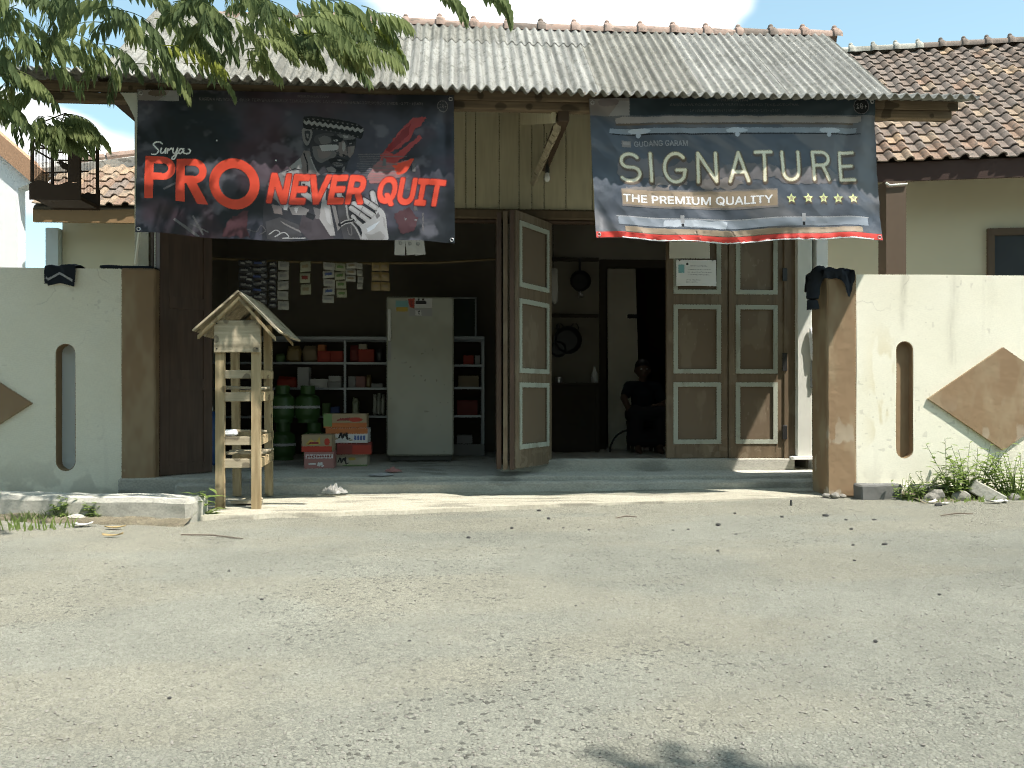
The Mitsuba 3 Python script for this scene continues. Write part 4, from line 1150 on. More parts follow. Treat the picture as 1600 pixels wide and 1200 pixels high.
def folds_r(s, t):
    f = 0.012 * np.sin(8 * s - 4 * t + 2) * (0.3 + t) + 0.006 * np.sin(17 * s + 5 * t) * t
    for (s0, t0, dx, dy, a, w) in ((0.93, 0.05, -0.30, 1.0, 0.030, 0.045), (1.0, 0.0, -0.05, 1.0, 0.025, 0.05), (0.0, 0.0, 1.0, 0.9, 0.022, 0.05), (0.0, 1.0, 0.35, -0.8, 0.030, 0.05), (0.5, 1.0, 1.0, -0.16, 0.018, 0.03), (0.0, 0.65, 0.25, 1.0, 0.02, 0.04)):
        d = ((s - s0) * 2.05 * dy - (t - t0) * dx) / math.hypot(dx, dy)
        r = np.hypot((s - s0) * 2.05, t - t0)
        f = f + a * np.exp(-(d / (w + 0.05 * r)) ** 2) * np.exp(-r * 0.7) * np.minimum(1, r * 5)
    q = np.stack([s * 10, t * 6, s * 0 + 5], -1)
    hem = 0.008 * np.sin(s * 70 + 6 * np.sin(s * 9)) * np.clip((t - 0.9) / 0.1, 0, 1) ** 2
    cr = 0.012 * np.abs(meshkit.noise(np.stack([s * 15 - t * 5, t * 5 + s * 3, s * 0], -1), 33) - 0.5)
    return f * 1.25 + hem + cr + 0.024 * (meshkit.fbm(q, 3, 22) - 0.5) - 0.02 * np.sin(math.pi * t) * np.sin(math.pi * s)


banner('banner', 'blue grey banner reading SIGNATURE in tube letters with five stars and a red hem',
       ((1.009, -1.55, 2.988), (3.172, -1.55, 3.042), (1.056, -1.55, 1.952), (3.237, -1.55, 1.982)), WR, HR, 'banner_right_print', A, folds_r)

# ------------------------------------------------------------------ the wooden rack on the apron
rack = thing('wooden_rack', 'narrow raw wood rack with a little gabled roof at the apron edge', 'rack')
YF, YB = -1.36, -0.74
zf, zb = -0.035, 0.0
fl0, fl1, fr0, fr1 = -1.727, -1.662, -1.464, -1.399
bl0, bl1, br0, br1 = -1.752, -1.686, -1.499, -1.433
zev = 1.361
zpk = 1.549


def timber(p, q, w, d, seed=0, name='post', m='raw_wood'):
    """a sawn length of wood from p to q, w wide in x, d deep in y (ends cut square)"""
    p, q = np.array(p, float), np.array(q, float)
    rr = random.Random(seed)
    pts = []
    for e in (p, q):
        for sx in (-1, 1):
            for sy in (-1, 1):
                pts.append(e + np.array([sx * w / 2, sy * d / 2, 0]) * (1 + rr.uniform(-.05, .05)))
    return part(rack, name, trimesh.convex.convex_hull(np.array(pts)), m)


wp = fl1 - fl0
timber(((fl0 + fl1) / 2, YF, zf), ((fl0 + fl1) / 2 + 0.003, YF, zpk - 0.16), wp, 0.045, 1, 'leg')
timber(((fr0 + fr1) / 2, YF, zf), ((fr0 + fr1) / 2 - 0.002, YF, zpk - 0.14), wp, 0.045, 2, 'leg')
timber(((bl0 + bl1) / 2, YB, zb), ((bl0 + bl1) / 2 - 0.02, YB, zpk - 0.17), wp * .95, 0.045, 3, 'leg')
timber(((br0 + br1) / 2, YB, zb), ((br0 + br1) / 2 - 0.012, YB, zpk - 0.18), wp * .95, 0.045, 4, 'leg')
Zr = lambda y: (615 - y) * 0.0047936 + 0.82
bd = part(rack, 'board', rough(box(fl0 - 0.002, fr1 + 0.004, YF - 0.044, YF - 0.024, 1.120, 1.354, 0.003), 0.004, 6, 3, 0.06), 'pale_wood')
for x in (fl0 + 0.02, fr1 - 0.02):
    for z in (1.148, 1.330):
        part(bd, 'nail', place(trimesh.creation.cylinder(0.005, 0.004, sections=8), (x, YF - 0.046, z), 0, math.pi / 2), 'black_metal')
for y0, y1 in ((579, 592), (613, 627), (681, 694), (715, 729)):
    z0, z1 = Zr(y1) - 0.0, Zr(y0)
    part(rack, 'rung', box(fl1 - 0.004, fr0 + 0.004, YF - 0.012, YF + 0.012, z0, z1, 0.003), 'pale_wood')
    if y0 != 579:
        part(rack, 'rung', box(bl0, br1, YB - 0.012, YB + 0.012, z0 + 0.02, z1 + 0.02, 0.003), 'raw_wood')
    part(rack, 'rung', trimesh.convex.convex_hull(np.array([(x + d, y, z + (0.01 if y > -1 else 0)) for d in (0, 0.02) for x, y in ((fr1 - 0.02, YF), (br1 - 0.02, YB)) for z in (z0, z1)])), 'raw_wood')
for y0, n in ((610, 2), (677, 1), (712, 3)):
    for i in range(n):
        yy = YF + 0.06 + 0.19 * i
        part(rack, 'shelf_slat', place(box(-0.16, 0.17, -0.05, 0.05, 0, 0.016, 0.002), ((fl1 + fr0) / 2 + 0.005 - 0.01 * i, yy + 0.04, Zr(y0) + 0.012), R.uniform(-.2, .2), R.uniform(-.05, .05), R.uniform(-.06, .06)), 'pale_wood')
part(rack, 'foot_board', place(box(-0.19, 0.19, -0.06, 0.06, 0, 0.02, 0.003), ((fl0 + fr1) / 2, YF - 0.01, zf - 0.028), 0.03), 'pale_wood')
part(rack, 'foot_board', trimesh.convex.convex_hull(np.array([(x, y, z) for x, y in ((-1.66, -1.20), (-1.42, -1.22), (-1.46, -1.0), (-1.60, -1.0)) for z in (-0.01, 0.012)])), 'pale_wood')
pk = np.array([-1.542, zpk])
for side, ex, ez in ((-1, -1.866, 1.271), (1, -1.253, 1.260)):
    for k, (dz, y0, y1, sh) in enumerate(((0.0, -1.44, -1.10, 0.0), (-0.004, -1.09, -0.66, 0.015))):
        a, b = np.array([pk[0], pk[1] + 0.012 * (side < 0) + dz]), np.array([ex + side * sh, ez + dz - sh * 0.9])
        nrm = np.array([-(b - a)[1], (b - a)[0]]) * (1 if side < 0 else -1)
        nrm = nrm / np.linalg.norm(nrm) * 0.014 * (1 if nrm[1] > 0 else -1)
        hull = [(q[0], y, q[1]) for q in (a, b, a + nrm, b + nrm) for y in (y0, y1)]
        part(rack, 'roof_board', trimesh.convex.convex_hull(np.array(hull)), 'pale_wood')
    a, b = pk + np.array([0, -0.022]), np.array([ex - side * 0.03, ez - 0.028])
    part(rack, 'roof_batten', trimesh.convex.convex_hull(np.array([(q[0], y, q[1] + d) for q in (a, b) for y in (-1.44, -1.405) for d in (0, -0.028)])), 'raw_wood')
    part(rack, 'roof_batten', trimesh.convex.convex_hull(np.array([(q[0], y, q[1] + d) for q in (a, b) for y in (-0.72, -0.69) for d in (0, -0.028)])), 'raw_wood')
single('folded_cloth', rough(box(-1.69, -1.58, -1.36, -1.25, Zr(680), Zr(674) + 0.012, 0.01), 0.012, 9, 4, 0.03), 'cloth_white', 'small crumpled white rag on the wooden rack', 'rag', smooth=40)

# ------------------------------------------------------------------ fridge
fy, fz = 1.10, 0.122
fx0, fx1 = -0.660, 0.023
fzt = 1.813
fr_ = thing('refrigerator', 'tall off white single door refrigerator facing the street', 'refrigerator')
part(fr_, 'body', box(fx0, fx1, fy + 0.05, fy + 0.68, fz + 0.055, fzt, 0.015), 'fridge_enamel')
dr_ = part(fr_, 'door', box(fx0, fx1, fy, fy + 0.046, fz + 0.065, fzt - 0.004, 0.014), 'fridge_enamel')
part(dr_, 'handle', box(-0.646, -0.614, fy - 0.03, fy + 0.001, 1.354, 1.679, 0.008), 'handle_white')
part(dr_, 'handle_recess', box(-0.646, -0.614, fy - 0.004, fy + 0.001, 1.158, 1.347), 'print_grey')
part(fr_, 'plinth', box(fx0 + 0.02, fx1 - 0.02, fy + 0.06, fy + 0.6, fz + 0.012, fz + 0.06), 'rubber_grey')
for x in (fx0 + 0.06, fx1 - 0.06):
    part(fr_, 'foot', lathe([(0, 0), (0.025, 0), (0.025, 0.02), (0, 0.02)], x, fy + 0.1, fz - 0.004, 10), 'rubber_grey')


def decal(p, name, pts, m, Y, o):
    """flat print laid on a front face at depth Y (pts are metres in x, z)"""
    return part(p, name, poly3(Polygon(pts) if isinstance(pts, list) else pts, lambda a, b: (a, Y - o, b), (0, 1, 0), o * 0.9), m)


SX, SZ = (fx1 - fx0) / 105.0, (fx1 - fx0) / 105.0
q = lambda x, y: (fx0 + (x - 604) * SX, fzt - (y - 463) * SZ)
rq = lambda x0, y0, x1, y1: [q(x0, y0), q(x1, y0), q(x1, y1), q(x0, y1)]
for nm, pts, m, o in (('sticker', rq(618, 470, 638, 481), 'print_teal', .002), ('sticker', rq(619, 480, 637, 487), 'print_yellow', .003), ('sticker', [q(637, 467), q(648, 466), q(647, 482), q(640, 480)], 'print_red', .002), ('sticker', rq(648, 466, 675, 481), 'print_white', .002), ('sticker', rq(639, 482, 675, 494), 'print_grey', .002), ('sticker', rq(649, 485, 658, 493), 'print_white', .003)):
    decal(dr_, nm, pts, m, fy, o)
heads = unary_union([Point(*q(654, 468)).buffer(0.011), Point(*q(661, 468)).buffer(0.011), Polygon(rq(649, 471, 666, 475)), Polygon(rq(650, 470, 658, 475)), Polygon(rq(657, 470, 665, 475))])
decal(dr_, 'sticker_print', heads, 'print_black', fy, .0035)
decal(dr_, 'sticker_print', unary_union([Polygon([q(641, 469), q(645, 471), q(643, 474), q(646, 478), q(642, 479), q(641, 474)])]), 'print_maroon', fy, .0035)
decal(dr_, 'sticker_print', stroke([q(653, 487), q(655, 486), q(654, 489), q(655, 491)], 0.004), 'print_black', fy, .0042)

# ------------------------------------------------------------------ display cabinets and what stands in them
YC = 1.95


def cabinet(x0, x1, z0, z1, shelves, mids, label, d=0.45, base=None):
    k = thing('display_cabinet', label, 'cabinet')
    t = 0.028
    for x in [x0, x1 - t] + mids:
        part(k, 'post', box(x, x + t, YC, YC + t, z0, z1 - t, 0.003), 'aluminium')
    for x in (x0, x1 - t):
        part(k, 'post', box(x, x + t, YC + d - t, YC + d, z0, z1 - t, 0.003), 'aluminium')
    part(k, 'rail', box(x0, x1, YC - 0.003, YC + t, z1 - t + 0.001, z1 + 0.012, 0.003), 'aluminium')
    part(k, 'rail', box(x0, x1, YC + d - t, YC + d + 0.003, z1 - t + 0.001, z1 + 0.012, 0.003), 'aluminium')
    for z in shelves:
        part(k, 'shelf', box(x0 + 0.004, x1 - 0.004, YC + 0.004, YC + d - 0.03, z - 0.016, z, 0.002), 'shelf_board')
        part(k, 'shelf_edge', box(x0 + t, x1 - t, YC - 0.006, YC + 0.003, z - 0.022, z + 0.003), 'aluminium')
    part(k, 'back', box(x0 + 0.003, x1 - 0.003, YC + d + 0.004, YC + d + 0.012, z0, z1 - 0.03), 'dark_wood')
    if base:
        part(k, 'base_panel', box(x0 + 0.002, x1 - 0.002, YC - 0.004, YC + 0.012, z0 + 0.0, base), 'shelf_board')
    return k


cx0, cx1 = -2.746, -0.467
zc0 = 0.125
zct = 1.443
zs1, zs2, zs3 = 1.167, 0.884, 0.571
cabinet(cx0, cx1, zc0, zct, [zs1, zs2, zs3], [-1.195], 'long aluminium display cabinet of snacks, left of the refrigerator')
rx0, rx1 = -0.111, 0.369
zq1, zq2, zq3 = 1.143, 0.892, 0.576
cabinet(rx0, rx1, zc0, 1.451, [zq1, zq2, zq3], [], 'narrow aluminium display cabinet, right of the refrigerator', base=0.253)
gf = thing('glass_frame', 'thin framed glass case leaning on the back wall above the narrow cabinet', 'glass case')
gx0, gx1, gz0, gz1 = -0.042, 0.298, 1.478, 1.962
part(gf, 'frame', cat([box(gx0, gx0 + .02, 2.5, 2.53, gz0, gz1), box(gx1 - .022, gx1, 2.5, 2.53, gz0, gz1), box(gx0 + .02, gx1 - .022, 2.5, 2.53, gz1 - .022, gz1), box(gx0 + .02, gx1 - .022, 2.5, 2.53, gz0, gz0 + .02)]), 'aluminium')
part(gf, 'pane', box(gx0 + .02, gx1 - .022, 2.512, 2.518, gz0 + .02, gz1 - .022), 'window_glass')


def bag(x0, x1, z0, z1, m, label, name='snack_bag', cat_='snack bag', y=YC + 0.1, d=0.14, group=None):
    def fn(u, v):
        th, ph = u * 2 * math.pi, v * math.pi
        sx = np.sign(np.cos(th)) * np.abs(np.cos(th)) ** 0.6
        sy = np.sign(np.sin(th)) * np.abs(np.sin(th)) ** 0.6
        r = np.where(v > 0.7, 1 - 0.9 * ((v - 0.7) / 0.3) ** 1.5, np.where(v < 0.06, v / 0.06, 1.0))
        rx = np.where(v > 0.7, 1 - 0.25 * ((v - 0.7) / 0.3), r)
        return np.stack([(x0 + x1) / 2 + sx * rx * (x1 - x0) / 2, y + d / 2 + sy * r * d / 2, z0 + (z1 - z0) * v], -1)
    g = grid_sheet(fn, 20, 12)
    g = rough(g, 0.010, 14, int(abs(x0) * 977) % 97)
    return single(name, g, m, label, cat_, group, smooth=True)


def carton(x0, x1, z0, z1, m, label, y=YC + 0.08, d=0.18, name='carton', cat_='carton', rot=0.0, group=None, bands=(), seed=1):
    k = thing(name, label, cat_, group)
    xc, yc = (x0 + x1) / 2, y + d / 2
    w = x1 - x0
    part(k, 'body', place(box(-w / 2, w / 2, -d / 2, d / 2, 0, z1 - z0, 0.003), (xc, yc, z0), rot), m)
    for nm, poly, mm, o in bands:
        b = poly3(affinity.scale(poly, w, z1 - z0, origin=(0, 0)), lambda a, b: (a - w / 2, -d / 2 - o, b), (0, 1, 0), o * 0.9)
        part(k, nm, place(b, (xc, yc, z0), rot), mm)
    return k


def pb(x, y):
    return -2.173 + (x / 4.614) * (-1.469 - -2.173) / 100.0


bag(pb(135, 0), pb(200, 0), zs1, zs1 + .10, 'print_green', 'low greenish snack bag at the left of the top cabinet shelf')
bag(pb(215, 0), pb(318, 0), zs1, zs1 + .19, 'foil_brown', 'plump tan snack bag, left of two on the top cabinet shelf')
bag(pb(330, 0), pb(440, 0), zs1, zs1 + .19, 'print_tan', 'plump tan snack bag, right of two on the top cabinet shelf')
carton(pb(445, 0), pb(535, 0), zs1, zs1 + .13, 'print_red', 'red packet on the top cabinet shelf beside the tan bag')
carton(pb(540, 0), pb(628, 0), zs1, zs1 + .13, 'print_red', 'red packet on the top cabinet shelf next to the middle post')
bag(pb(672, 0), pb(740, 0), zs1, zs1 + .20, 'print_maroon', 'dark red snack bag on the top cabinet shelf right of the middle post')
carton(pb(742, 0), pb(855, 0), zs1, zs1 + .15, 'print_red', 'wide red packet on the top cabinet shelf nearest the refrigerator')
bag(pb(870, 0), pb(915, 0), zs1, zs1 + .16, 'foil_dark', 'dark foil bag on the top cabinet shelf beside the refrigerator')
bag(pb(145, 0), pb(290, 0), zs2, zs2 + .13, 'print_red', 'low red snack bag on the second cabinet shelf')
carton(pb(300, 0), pb(382, 0), zs2, zs2 + .23, 'print_white', 'tall white carton on the second cabinet shelf')
carton(pb(388, 0), pb(516, 0), zs2, zs2 + .10, 'paper', 'long low white carton on the second cabinet shelf')
carton(pb(522, 0), pb(618, 0), zs2, zs2 + .07, 'print_grey', 'flat grey carton under a white one on the second cabinet shelf')
carton(pb(526, 0), pb(612, 0), zs2 + .071, zs2 + .135, 'print_white', 'flat white carton stacked on a grey one on the second cabinet shelf')
carton(pb(668, 0), pb(720, 0), zs2, zs2 + .13, 'print_grey', 'small grey carton on the second cabinet shelf right of the post')
carton(pb(722, 0), pb(792, 0), zs2, zs2 + .13, 'print_pink', 'small pink carton on the second cabinet shelf')
carton(pb(835, 0), pb(920, 0), zs2, zs2 + .05, 'print_grey', 'flat grey carton on the second cabinet shelf beside the refrigerator')
for i in range(3):
    bag(pb(845 + 30 * i, 0), pb(873 + 30 * i, 0), zs3, zs3 + .24 + .02 * (i % 2), 'foil_light', ['left', 'middle', 'right'][i] + ' pale upright packet of three on the lowest cabinet shelf', 'packet', 'packet', d=0.08)
carton(0.133, 0.249, zq1, zq1 + .11, 'print_red', 'small red box on the top shelf of the narrow cabinet', d=.12)
carton(0.264, 0.322, zq1, zq1 + .11, 'print_grey', 'small grey box on the top shelf of the narrow cabinet', d=.12)
carton(0.061, 0.293, zq3, zq3 + .17, 'print_maroon', 'dark box on the third shelf of the narrow cabinet', d=.2)
carton(0.061, 0.235, 0.255, 0.349, 'print_grey', 'grey box at the bottom of the narrow cabinet', d=.2)

carton(pb(206, 0), pb(246, 0), zs3, zs3 + .16, 'print_tan', 'small tan box on the lowest cabinet shelf behind the gas cylinders', d=.12)
carton(pb(478, 0), pb(530, 0), zs3, zs3 + .14, 'print_green', 'green box on the lowest cabinet shelf left of the middle post', d=.12)
carton(pb(540, 0), pb(600, 0), zs3, zs3 + .10, 'print_blue', 'low blue box on the lowest cabinet shelf left of the middle post', d=.12)
bag(pb(690, 0), pb(742, 0), zs3, zs3 + .20, 'foil_lime', 'pale green bag on the lowest cabinet shelf right of the middle post')
carton(pb(446, 0), pb(500, 0), zs1 + .131, zs1 + .20, 'print_orange', 'small orange packet stacked on the red packet of the top shelf', d=.14)
carton(pb(744, 0), pb(800, 0), zs1 + .151, zs1 + .21, 'print_cream', 'small cream packet stacked on the wide red packet near the refrigerator', d=.14)
bag(pb(796, 0), pb(832, 0), zs2, zs2 + .15, 'foil_brown', 'small brown foil bag on the second cabinet shelf beside the pink carton')
carton(0.076, 0.307, zq2, zq2 + .13, 'print_tan', 'tan box on the second shelf of the narrow cabinet', d=.14)

# cartons stacked on the floor
zfl = 0.121
YS = 0.50
sx = lambda x: -1.838 + (x - 400) * (-1.242 - -1.838) / 100.0
sh = 0.305 - 0.147
rect = lambda a, b, c, d: sbox(a, b, c, d)


def scrawl(x0, y0, w, h, seed):
    rr = random.Random(seed)
    pts = [(x0, y0 + h * .2), (x0 + w * .2, y0 + h), (x0 + w * .3, y0 + h * .1), (x0 + w * .5, y0 + h * .9), (x0 + w * .62, y0 + h * .4), (x0 + w * .7, y0 + h), (x0 + w * .75, y0), (x0 + w, y0 + h * .15)]
    return stroke(smooth_line([(a, b + rr.uniform(-.02, .02)) for a, b in pts], 5), 0.022)


red_band = [('band', rect(0, 0, 1, .33), 'print_red', .0012), ('printed_fruit', affinity.scale(Point(.84, .58).buffer(.5), .18, .42), 'print_red', .002), ('printed_noodles', Polygon([(.12, .42), (.3, .75), (.45, .55), (.6, .9), (.62, .45), (.4, .4)]), 'print_yellow', .002), ('lettering', unary_union([Polygon([(.18, .42), (.3, .6), (.34, .48)]), rect(.32, .46, .56, .58)]), 'print_maroon', .003)]
h = sh * 1.0
carton(sx(478), sx(524), zfl, zfl + h * .98, 'print_pink', 'pink carton on the floor at the bottom of the short front stack', 0.36, .24, 'cardboard_box', 'carton', 0.03,
       bands=[('label_strip', rect(.06, .62, .97, .85), 'print_white', .0012), ('lettering', unary_union([rect(.1 + .085 * i, .67, .16 + .085 * i, .80) for i in range(10)]), 'print_maroon', .002), ('lettering', unary_union([rect(.16, .24, .40, .34), scrawl(.46, .14, .2, .24, 3)]), 'print_white', .0016)])
carton(sx(475), sx(522), zfl + h * .985, zfl + h * 2.0, 'print_tan', 'yellow and red carton on top of the short front stack', 0.37, .24, 'cardboard_box', 'carton', -0.02, bands=red_band)
carton(sx(522), sx(572), zfl, zfl + h * .72, 'print_cream', 'cream carton at the bottom of the tall stack', 0.66, .26, 'cardboard_box', 'carton', 0.0,
       bands=[('lettering', scrawl(.06, .2, .34, .5, 5), 'print_black', .0015), ('band', rect(.2, 0, 1, .1), 'print_green', .0012), ('printed_fruit', Point(.5, .6).buffer(.12), 'print_yellow', .0018)])
carton(sx(523), sx(578), zfl + h * .725, zfl + h * 1.42, 'print_maroon', 'dark red carton second from the bottom of the tall stack', 0.60, .26, 'cardboard_box', 'carton', 0.05,
       bands=[('band', rect(.45, 0, 1, .8), 'print_red', .0012)])
carton(sx(507), sx(574), zfl + h * 1.425, zfl + h * 2.33, 'print_white', 'white and orange carton with a scrawled brand, third in the tall stack', 0.58, .28, 'cardboard_box', 'carton', -0.01,
       bands=[('band', rect(0, .62, 1, 1), 'print_orange', .0012), ('lettering', scrawl(.32, .28, .26, .42, 7), 'print_black', .002), ('lettering', unary_union([rect(.68 + .07 * i, .2, .73 + .07 * i, .5) for i in range(4)]), 'print_blue', .002), ('printed_disc', unary_union([Point(.23, .30).buffer(.07), Point(.6, .2).buffer(.05)]), 'print_tan', .0016)])
carton(sx(502), sx(571), zfl + h * 2.335, zfl + h * 3.2, 'print_tan', 'brown carton with a red base on top of the tall stack', 0.62, .28, 'cardboard_box', 'carton', 0.02,
       bands=[('band', rect(0, 0, 1, .36), 'print_orange', .0012), ('printed_fruit', Point(.74, .58).buffer(.16), 'print_red', .002), ('lettering', Polygon([(.28, .5), (.4, .68), (.62, .72), (.6, .52)]), 'print_maroon', .002), ('corner', rect(0, 0.1, .2, 1), 'print_green', .0018)])


def gas_tank(x, y, z, label, s=1.0):
    k = thing('gas_cylinder', label, 'gas cylinder', None)
    part(k, 'body', lathe([(0, .03), (.09, .02), (.125, .055), (.13, .10), (.13, .22), (.12, .265), (.08, .295), (.03, .30), (0, .30)], x, y, z, 24), 'gas_green', 40)
    ring = lambda r, z0, z1: trimesh.creation.annulus(r - .006, r, z1 - z0)
    a = ring(.075, .30, .39)
    part(k, 'collar', place(a, (x, y, z + .345)), 'gas_green', 30)
    part(k, 'foot_ring', place(ring(.105, 0, .05), (x, y, z + .025)), 'gas_green', 30)
    part(k, 'valve', lathe([(0, .29), (.018, .29), (.018, .34), (.026, .345), (.026, .37), (0, .37)], x, y, z, 12), 'steel', 40)
    part(k, 'label_print', lathe([(.1305, .15), (.1315, .152), (.1315, .175), (.1305, .177)], x, y, z, 24), 'print_white')
    return k


YG = 1.45
for i, (px, zz_, lab) in enumerate(((-1.773, 0.121, 'green gas cylinder on the floor behind the wooden rack, lower of a pair'), (-1.450, 0.121, 'green gas cylinder on the floor, hidden behind the cartons'), (-1.779, 0.515, 'green gas cylinder stacked on another behind the wooden rack'), (-1.517, 0.515, 'green gas cylinder stacked left of the tall carton stack'))):
    gas_tank(px, 1.50, zz_, lab)
dk = thing('plastic_drum', 'dark blue plastic drum by the left door leaf', 'drum')
dx = -2.407
part(dk, 'body', lathe([(0, 0), (.14, 0), (.16, .02), (.165, .1), (.172, .12), (.165, .14), (.165, .34), (.172, .36), (.165, .38), (.155, .46), (.11, .52), (0, .53)], dx, 0.95, 0.12, 24), 'drum_blue', 40)
part(dk, 'lid', lathe([(0, .53), (.05, .53), (.055, .54), (.05, .57), (0, .575)], dx, 0.95, 0.12, 16), 'print_white', 40)

# ------------------------------------------------------------------ sachet strips on a bamboo rod
YH = 0.95
xh = lambda x: -1.935 + (x - 400) * (-1.308 - -1.935) / 100.0
zh = lambda y: 2.157 + (405 - y) * (2.157 - 1.520) / 100.0
single('bamboo_rod', tube([(xh(318), YH + .02, zh(404)), (xh(420), YH + .02, zh(408)), (xh(560), YH + .02, zh(410)), (xh(680), YH + .02, zh(408)), (xh(782), YH + .02, zh(401))], [.011, .012, .012, .011, .010], 8), 'bamboo', 'thin bamboo rod strung across the shop front for hanging sachets', 'rod', smooth=True)


def sachets(x0, x1, y0, y1, n, m, label, lean=0.0, stripe=None, cols=1):
    k = thing('sachet_strip', label, 'sachet strip', 'sachet strips hanging from the rod')
    hh_ = (y1 - y0) / n
    for c in range(cols):
        for i in range(n):
            a0 = x0 + (x1 - x0) * c / cols
            a1 = x0 + (x1 - x0) * (c + 1) / cols
            wv = R.uniform(-1.0, 1.0) * 0.9 + lean * i
            tw = R.uniform(-.05, .05)

            def fn(u, v, wv=wv, a0=a0, a1=a1, i=i, tw=tw):
                X = xh(0) + ((a0 + wv) + (a1 - a0) * u) * (xh(1) - xh(0))
                Zv = zh(y0 + hh_ * (i + 0.06 + 0.88 * v)) + tw * 0.12 * (u - .5) * 2
                bul = 0.012 * np.sin(math.pi * u) * np.sin(math.pi * v) ** 0.6
                return np.stack([X, YH - 0.012 - bul + 0.012 * math.sin(i * 1.7 + a0), Zv], -1)
            g = grid_sheet(fn, 5, 4)
            pk_ = part(k, 'sachet', shell(g, 5, 4, (0, 0.004, 0)), m, 30)
            if stripe:
                w = (a1 - a0)
                g = grid_sheet(lambda u, v: fn(0.18 + 0.62 * u, 0.30 + 0.34 * v) - np.array([0, 0.0016, 0]), 4, 3)
                part(pk_, 'print', g, stripe[i % len(stripe)], True)
    return k


sachets(373, 391, 407, 462, 5, 'foil_dark', 'dark sachet strip, leftmost on the rod', 0.2, ['print_grey'])
sachets(393, 413, 407, 470, 6, 'foil_dark', 'dark sachet strip just above the rack roof', 0.1, ['print_blue', 'print_grey'])
sachets(383, 397, 406, 470, 7, 'foil_dark', 'dark sachet strip half hidden between the two leftmost ones', 0.0, ['print_grey', 'print_white'])
sachets(405, 417, 406, 476, 7, 'foil_dark', 'dark sachet strip just left of the narrow dark one', 0.1, ['print_grey'])
sachets(420, 432, 409, 482, 8, 'foil_dark', 'narrow dark sachet strip beside the long pale one', 0.0, ['foil_light', 'print_grey'])
sachets(434, 451, 408, 485, 5, 'foil_light', 'longest pale sachet strip, second light one from the left', -0.1, ['print_grey'])
sachets(469, 485, 408, 461, 3, 'foil_lime', 'short yellowish sachet strip of three wide packets', 0.0, ['print_tan', 'print_maroon'])
sachets(506, 524, 409, 474, 5, 'foil_light', 'pale sachet strip swinging left in the middle group', -0.5, ['print_grey', 'print_blue'])
sachets(524, 540, 410, 465, 4, 'foil_lime', 'greenish sachet strip in the middle group', 0.5, ['print_green'])
sachets(541, 557, 409, 440, 3, 'foil_light', 'short pale sachet strip in the middle group', 0.0, ['print_tan'])
sachets(558, 567, 410, 452, 4, 'foil_light', 'narrow pale sachet strip at the right of the middle group', 0.2, ['print_grey'])
sachets(581, 610, 408, 454, 3, 'foil_brown', 'wide brown double sachet strip, rightmost on the rod', 0.0, ['print_tan'], 2)

for i, (x0, lab, rz) in enumerate(((618.5, 'left of three white cards hanging under the dark banner', 0.03), (634.5, 'middle of three white cards hanging under the dark banner', -0.10), (647.5, 'right of three white cards hanging under the dark banner', -0.12))):
    k = thing('price_card', lab, 'card', 'white cards under the dark banner')
    X0, Zt_ = -1.643 + (x0 - 400) * (-1.111 - -1.643) / 100.0, 2.145
    c = place(box(0, 0.088, -0.002, 0.002, -0.145, 0), (X0, -0.4 + 0.012 * i, Zt_), 0, 0, rz)
    part(k, 'card', c, 'print_white')
    part(k, 'hook_hole', place(trimesh.creation.torus(.012, .004, 10, 5), (X0 + 0.046 + rz * .05, -0.404 + 0.012 * i, Zt_ - 0.045), 0, math.pi / 2), 'print_grey')
single('card_string', tube([(-0.789, -0.38, 2.162), (-0.085, -0.38, 2.171)], 0.003, 5), 'print_grey', 'thin string behind the dark banner that holds the white cards', 'string')

# ------------------------------------------------------------------ lamp, notices, sticks
lb = thing('hanging_bulb', 'unlit white bulb hanging on a black cord beside the wooden brace', 'light bulb')
lx, ly = 0.806, -0.55
part(lb, 'cord', tube([(lx - 0.004, ly, 3.019), (lx, ly, 2.755)], 0.004, 6), 'bakelite')
zt_ = 2.760
part(lb, 'socket', lathe([(0, 0), (.010, -.002), (.016, -.03), (.020, -.045), (.020, -.075), (.014, -.078), (0, -.078)], lx, ly, zt_, 14), 'bakelite', 40)
part(lb, 'bulb', lathe([(0, -.074), (.014, -.076), (.020, -.095), (.024, -.115), (.022, -.135), (.012, -.15), (0, -.153)], lx, ly, zt_, 16), 'bulb_glass', True)


def notice(x0, x1, y0, y1, m, label, lines, tilt=0.0):
    k = thing('paper_notice', label, 'notice')
    X0, X1, Z1, Z0_ = x0, x1, y0, y1

    def fn(u, v):
        return np.stack([X0 + (X1 - X0) * u + tilt * v, -0.045 - 0.010 * np.sin(u * 3.0) * v - 0.012 * v * v * u, Z1 + (Z0_ - Z1) * v], -1)
    part(k, 'sheet', shell(grid_sheet(fn, 10, 8), 10, 8, (0, .0008, 0)), m, True)
    for a, b, c, d, mm, nm in lines:
        part(k, nm, grid_sheet(lambda u, v: fn(a + (c - a) * u, b + (d - b) * v) - np.array([0, .0012, 0]), 8, 1), mm, True)
    for u in (0.08, 0.92):
        q_ = fn(np.array([u]), np.array([0.03]))[0]
        part(k, 'pin', trimesh.creation.icosphere(1, .006).apply_translation(q_ - np.array([0, .004, 0])), 'black_metal')


